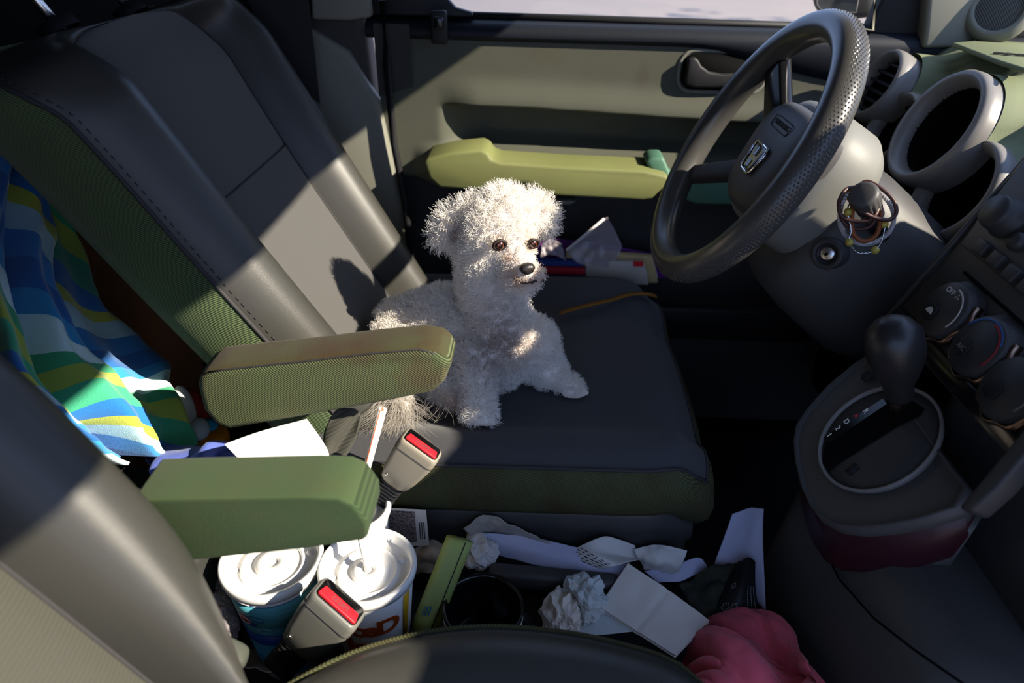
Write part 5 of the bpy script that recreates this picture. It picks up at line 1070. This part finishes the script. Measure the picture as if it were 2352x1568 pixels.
# ears: soft flaps
def ear(mb, pts):
    for (a, ra, b, rb, thin_) in pts:
        for i in range(7):
            t = i / 6; c = a.lerp(b, t); mb.ball(c, lerp(ra, rb, t), 9, M=Matrix(tuple(zip(*(fwd, hsd, hup)))), sc=(0.6, 1, 1))
ear(bodyb, [(D(1080, 480, .302), 0.016, D(1045, 505, .300), 0.019, 0), (D(1045, 505, .300), 0.019, D(1020, 540, .296), 0.0145, 0), (D(1035, 525, .298), 0.018, D(1052, 548, .295), 0.013, 0)])
ear(bodyb, [(D(1212, 470, .315), 0.016, D(1240, 490, .318), 0.017, 0), (D(1240, 490, .318), 0.017, D(1246, 520, .315), 0.013, 0)])
tmp = bodyb.build('body', None, DG)
rm = tmp.modifiers.new('skin', 'REMESH'); rm.mode = 'VOXEL'; rm.voxel_size = 0.0032; rm.use_smooth_shade = True
sm = tmp.modifiers.new('soft', 'SMOOTH'); sm.factor = 0.6; sm.iterations = 9
bpy.context.view_layer.update()
me = bpy.data.meshes.new_from_object(tmp.evaluated_get(bpy.context.evaluated_depsgraph_get()))
tmp.modifiers.clear(); old = tmp.data; tmp.data = me; bpy.data.meshes.remove(old)
def seat_top(y):
    e = abs(SY - y) / 0.236
    return 0.384 + 0.027 * sstep(0.55, 0.86, e) - 0.012 * sstep(0.9, 1.0, e) + 0.008
for v in me.vertices:                                         # feet and belly rest on the cushion
    w_ = v.co + DG.location; zmin = seat_top(w_.y)
    if w_.z < zmin: v.co.z += (zmin - w_.z) * 0.97 + 0.0005
    k = (v.co + DG.location - V(-0.2, SY, 0.41)).dot(NB) - lerp(0.060, 0.032, sstep(0.22, 0.28, w_.y))
    if k < 0: v.co -= NB * (k * 0.97 - 0.0005)
me.materials.clear(); me.materials.append(M_('dog_skin', (0.72, 0.64, 0.58), 0.8, 0.1, var=(40, 0.5, (0.76, 0.70, 0.64))))
for p in me.polygons: p.use_smooth = True
# eyes, nose, mouth
def eye(px, py, Y, r):
    c = D(px, py, Y); d = ((CAM - c).normalized() * 0.35 + fwd * 0.65).normalized()
    k = MB().ball(c, r, 12).build('eye', M_('eye_black', (0.012, 0.006, 0.004), 0.05, 0.6, coat=1.0), DG, label='dark glossy eye')
    MB().lathe(c, d, [(r * 0.66, r * 0.77), (r * 0.50, r * 0.90), (r * 0.40, r * 0.945)], 24).build('iris', M_('iris', (0.085, 0.02, 0.008), 0.1, 0.6, coat=1.0), k, label='reddish brown iris')
    x, y, z = frame(d)
    MB().tube([c + d * r * 0.35 + (x * cos(a) * 1.16 + y * sin(a) * 0.86) * r for a in [2 * pi * i / 28 for i in range(28)]], r * 0.30, 8, closed=True).build('eyelid', M_('eyelid', (0.018, 0.010, 0.008), 0.6), k)
    return c
e1 = eye(1146, 561, .2492, 0.0062); e2 = eye(1223, 558, .2655, 0.0058)
nc = D(1211, 617, .2395); nf = (fwd * 0.8 + (CAM - nc).normalized() * 0.35).normalized(); x_, y_, z_ = frame(nf)
nl = []
for d_, k in ((-0.006, 0.75), (-0.002, 1.0), (0.002, 0.98), (0.0045, 0.75), (0.0055, 0.3)):
    nl.append([nc + z_ * d_ + (x_ * 0.0088 * cos(a) * (1.0 + 0.12 * sin(a)) + y_ * 0.0066 * sin(a)) * k for a in [2 * pi * i / 28 for i in range(28)]])
nb_ = MB().loft(nl).build('nose', M_('nose', (0.02, 0.016, 0.015), 0.32, 0.5, bump=(900, 0.4, 0.0008)), DG, label='black nose')
for s_ in (-1, 1):
    MB().ball(nc + z_ * 0.0035 + x_ * (0.0042 * s_) - y_ * 0.0012, 0.0021, 7).build('nostril', MAT['void'], nb_)
mp_ = [D(1196, 648, .2395), D(1206, 650, .239), D(1214, 648, .2385), D(1222, 648, .2395), D(1232, 644, .243)]
MB().tube([cr(mp_, i / 16) for i in range(17)], 0.0014, 8).build('mouth', M_('lip', (0.03, 0.018, 0.016), 0.5), DG)

# fur: short curls everywhere, longer on the crown and ears, long wisps on the tail
rng = np.random.default_rng(11)
nv = len(me.vertices); co = np.empty(nv * 3); me.vertices.foreach_get('co', co); co = co.reshape(-1, 3)
me.calc_loop_triangles(); nt_ = len(me.loop_triangles); tri = np.empty(nt_ * 3, dtype=np.int32); me.loop_triangles.foreach_get('vertices', tri); tri = tri.reshape(-1, 3)
A_, B_, C_ = co[tri[:, 0]], co[tri[:, 1]], co[tri[:, 2]]
nn = np.cross(B_ - A_, C_ - A_); ar = np.linalg.norm(nn, axis=1) / 2; nn /= (2 * ar[:, None] + 1e-12)
NS, K = 52000, 7
pick = rng.choice(nt_, NS, p=ar / ar.sum()); r1 = np.sqrt(rng.random(NS)); r2 = rng.random(NS)
P0 = A_[pick] * (1 - r1)[:, None] + B_[pick] * (r1 * (1 - r2))[:, None] + C_[pick] * (r1 * r2)[:, None]; N0 = nn[pick]
org = np.array(DG.location)
def rel(v): return np.array(v) - org
def near(v, r): return np.exp(-(np.linalg.norm(P0 - rel(v), axis=1) / r) ** 2)
length = np.full(NS, 0.0115)
crown = np.maximum(near(D(1160, 462, .30), 0.045), near(D(1135, 500, .30), 0.03)); length += 0.004 * crown
earw = np.maximum(near(D(1030, 525, .298), 0.030), near(D(1245, 500, .316), 0.024)); length += 0.010 * earw
face = np.maximum.reduce([near(nose, 0.016), near(D(1195, 600, .255), 0.018), near(e1, 0.0125), near(e2, 0.0125), near(D(1175, 575, .262), 0.018)])
length *= 1 - 0.72 * face
tail = np.maximum(near(D(900, 915, .21), 0.035), near(D(880, 880, .23), 0.02)); 
paw = np.maximum(near(D(1104, 985, .192), 0.02), near(D(1318, 915, .266), 0.022)); length *= 1 - 0.35 * paw
length *= rng.uniform(0.7, 1.15, NS)
keep = np.ones(NS, bool)
for e, r in ((e1, 0.0072), (e2, 0.0066), (nc + z_ * 0.002, 0.0085)):
    keep &= np.linalg.norm(P0 - rel(e), axis=1) > r * 1.06
keep &= ~((P0[:, 2] + org[2] < np.array([seat_top(y + org[1]) for y in P0[:, 1]]) + 0.0012))
P0, N0, length, tail, earw, crown, face, paw = [q[keep] for q in (P0, N0, length, tail, earw, crown, face, paw)]; NS = len(P0)
# strands gather in little tufts that share a lean
cell = np.floor((P0 + rng.normal(0, 0.0012, P0.shape)) / 0.0062).astype(np.int64); key = cell[:, 0] * 73856093 ^ cell[:, 1] * 19349663 ^ cell[:, 2] * 83492791
h = lambda s: ((key * s) % 10007) / 10007.0 * 2 - 1
lean = np.stack([h(7919), h(104729), h(1299709)], 1)
dirn = N0 + 0.75 * lean + 0.22 * rng.normal(size=N0.shape) + np.array([0, 0, -0.18])
dirn /= np.linalg.norm(dirn, axis=1)[:, None]
side = np.cross(dirn, lean + 0.01); side /= np.linalg.norm(side, axis=1)[:, None] + 1e-9; sid2 = np.cross(dirn, side)
ph = h(15485863) * pi + rng.normal(0, 0.4, NS)
pts = np.zeros((NS, K, 3)); cur = 0.0026 * (0.5 + 0.5 * rng.random(NS)) * (1 - 0.6 * face)
for k in range(K):
    t = k / (K - 1); a = ph + 5.2 * t
    pts[:, k] = P0 + dirn * (length * t * (1 - 0.12 * t))[:, None] + (side * np.cos(a)[:, None] + sid2 * np.sin(a)[:, None] - side * np.cos(ph)[:, None] - sid2 * np.sin(ph)[:, None]) * (cur * t ** 0.7)[:, None]
pts[:, :, 2] = np.maximum(pts[:, :, 2], 0.392 - org[2])
# tail wisps hang down over the cushion edge
tw_i = rng.choice(NS, 1500, p=tail / tail.sum()); TP = P0[tw_i]; m = len(TP)
tp = np.zeros((m, K, 3)); L_ = rng.uniform(0.035, 0.075, m); gx = rng.normal(0, 0.35, m); grp = rng.integers(0, 26, m); gs = rng.normal(0, 0.9, 26)[grp]; gp = rng.uniform(0, 6.28, 26)[grp]
for k in range(K):
    t = k / (K - 1)
    tp[:, k, 0] = TP[:, 0] + L_ * t * (0.45 * gs + 0.25 * gx) + 0.004 * np.sin(gp + 6 * t)
    tp[:, k, 1] = TP[:, 1] - L_ * t * (0.75 - 0.2 * t) + 0.002 * np.cos(gp + 5 * t)
    tp[:, k, 2] = TP[:, 2] + L_ * (0.12 * t - 0.42 * t * t) + 0.003 * np.cos(gp + 6 * t)
tp[:, :, 2] = np.maximum(tp[:, :, 2], np.where(tp[:, :, 1] + org[1] > 0.15, 0.402, 0.36) - org[2])
allp = np.concatenate([pts, tp]); n_all = len(allp)
hc = bpy.data.hair_curves.new('fur'); hc.add_curves([K] * n_all)
hc.attributes['position'].data.foreach_set('vector', allp.astype(np.float32).ravel())
rad = np.tile(np.linspace(0.00030, 0.00010, K), (n_all, 1)); rad[NS:] *= 0.55
(hc.attributes.get('radius') or hc.attributes.new('radius', 'FLOAT', 'POINT')).data.foreach_set('value', rad.astype(np.float32).ravel())
# coat colour: white, tan round mouth and eyes and toes, darker inside the ear
mouth = np.maximum.reduce([np.exp(-(np.linalg.norm(P0 - rel(q), axis=1) / r) ** 2) for q, r in ((D(1185, 640, .243), 0.013), (D(1236, 636, .247), 0.011), (e1, 0.0125), (e2, 0.0115), (D(1160, 548, .252), 0.008), (D(1170, 592, .252), 0.007), (D(1104, 1003, .186), 0.009), (D(1318, 932, .258), 0.012), (D(1046, 920, .218), 0.014))])
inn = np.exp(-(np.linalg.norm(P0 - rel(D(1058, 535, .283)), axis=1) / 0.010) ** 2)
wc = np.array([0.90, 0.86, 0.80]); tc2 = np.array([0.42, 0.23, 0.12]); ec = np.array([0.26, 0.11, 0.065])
chestw = np.exp(-(np.linalg.norm(P0 - rel(D(1155, 800, .240)), axis=1) / 0.042) ** 2)  # chest tint: brown stain, with warm bounce light put into the colour
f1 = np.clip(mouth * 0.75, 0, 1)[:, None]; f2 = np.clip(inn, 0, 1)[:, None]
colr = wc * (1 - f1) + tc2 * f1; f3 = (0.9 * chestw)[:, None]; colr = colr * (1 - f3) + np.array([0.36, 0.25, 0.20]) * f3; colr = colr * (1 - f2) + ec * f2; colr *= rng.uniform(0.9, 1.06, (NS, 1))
colr = np.concatenate([colr, np.tile(np.array([0.42, 0.38, 0.33]), (m, 1))])  # tail wisps darkened in the colour for their dim light
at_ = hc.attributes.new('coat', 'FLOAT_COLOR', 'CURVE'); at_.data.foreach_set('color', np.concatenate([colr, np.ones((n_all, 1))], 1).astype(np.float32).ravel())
fm = bpy.data.materials.new('fur'); fm.use_nodes = True; N_ = fm.node_tree.nodes; L2 = fm.node_tree.links
bs_ = N_['Principled BSDF']; bs_.inputs['Roughness'].default_value = 0.7; bs_.inputs['Specular IOR Level'].default_value = 0.2
an = N_.new('ShaderNodeAttribute'); an.attribute_name = 'coat'; L2.new(an.outputs['Color'], bs_.inputs['Base Color'])
tl = N_.new('ShaderNodeBsdfTranslucent'); L2.new(an.outputs['Color'], tl.inputs[0]); mxs = N_.new('ShaderNodeMixShader'); mxs.inputs[0].default_value = 0.25
L2.new(bs_.outputs[0], mxs.inputs[1]); L2.new(tl.outputs[0], mxs.inputs[2]); L2.new(mxs.outputs[0], N_['Material Output'].inputs[0])
fur = bpy.data.objects.new('fur', hc); COL.objects.link(fur); fur.parent = DG; hc.materials.append(fm)
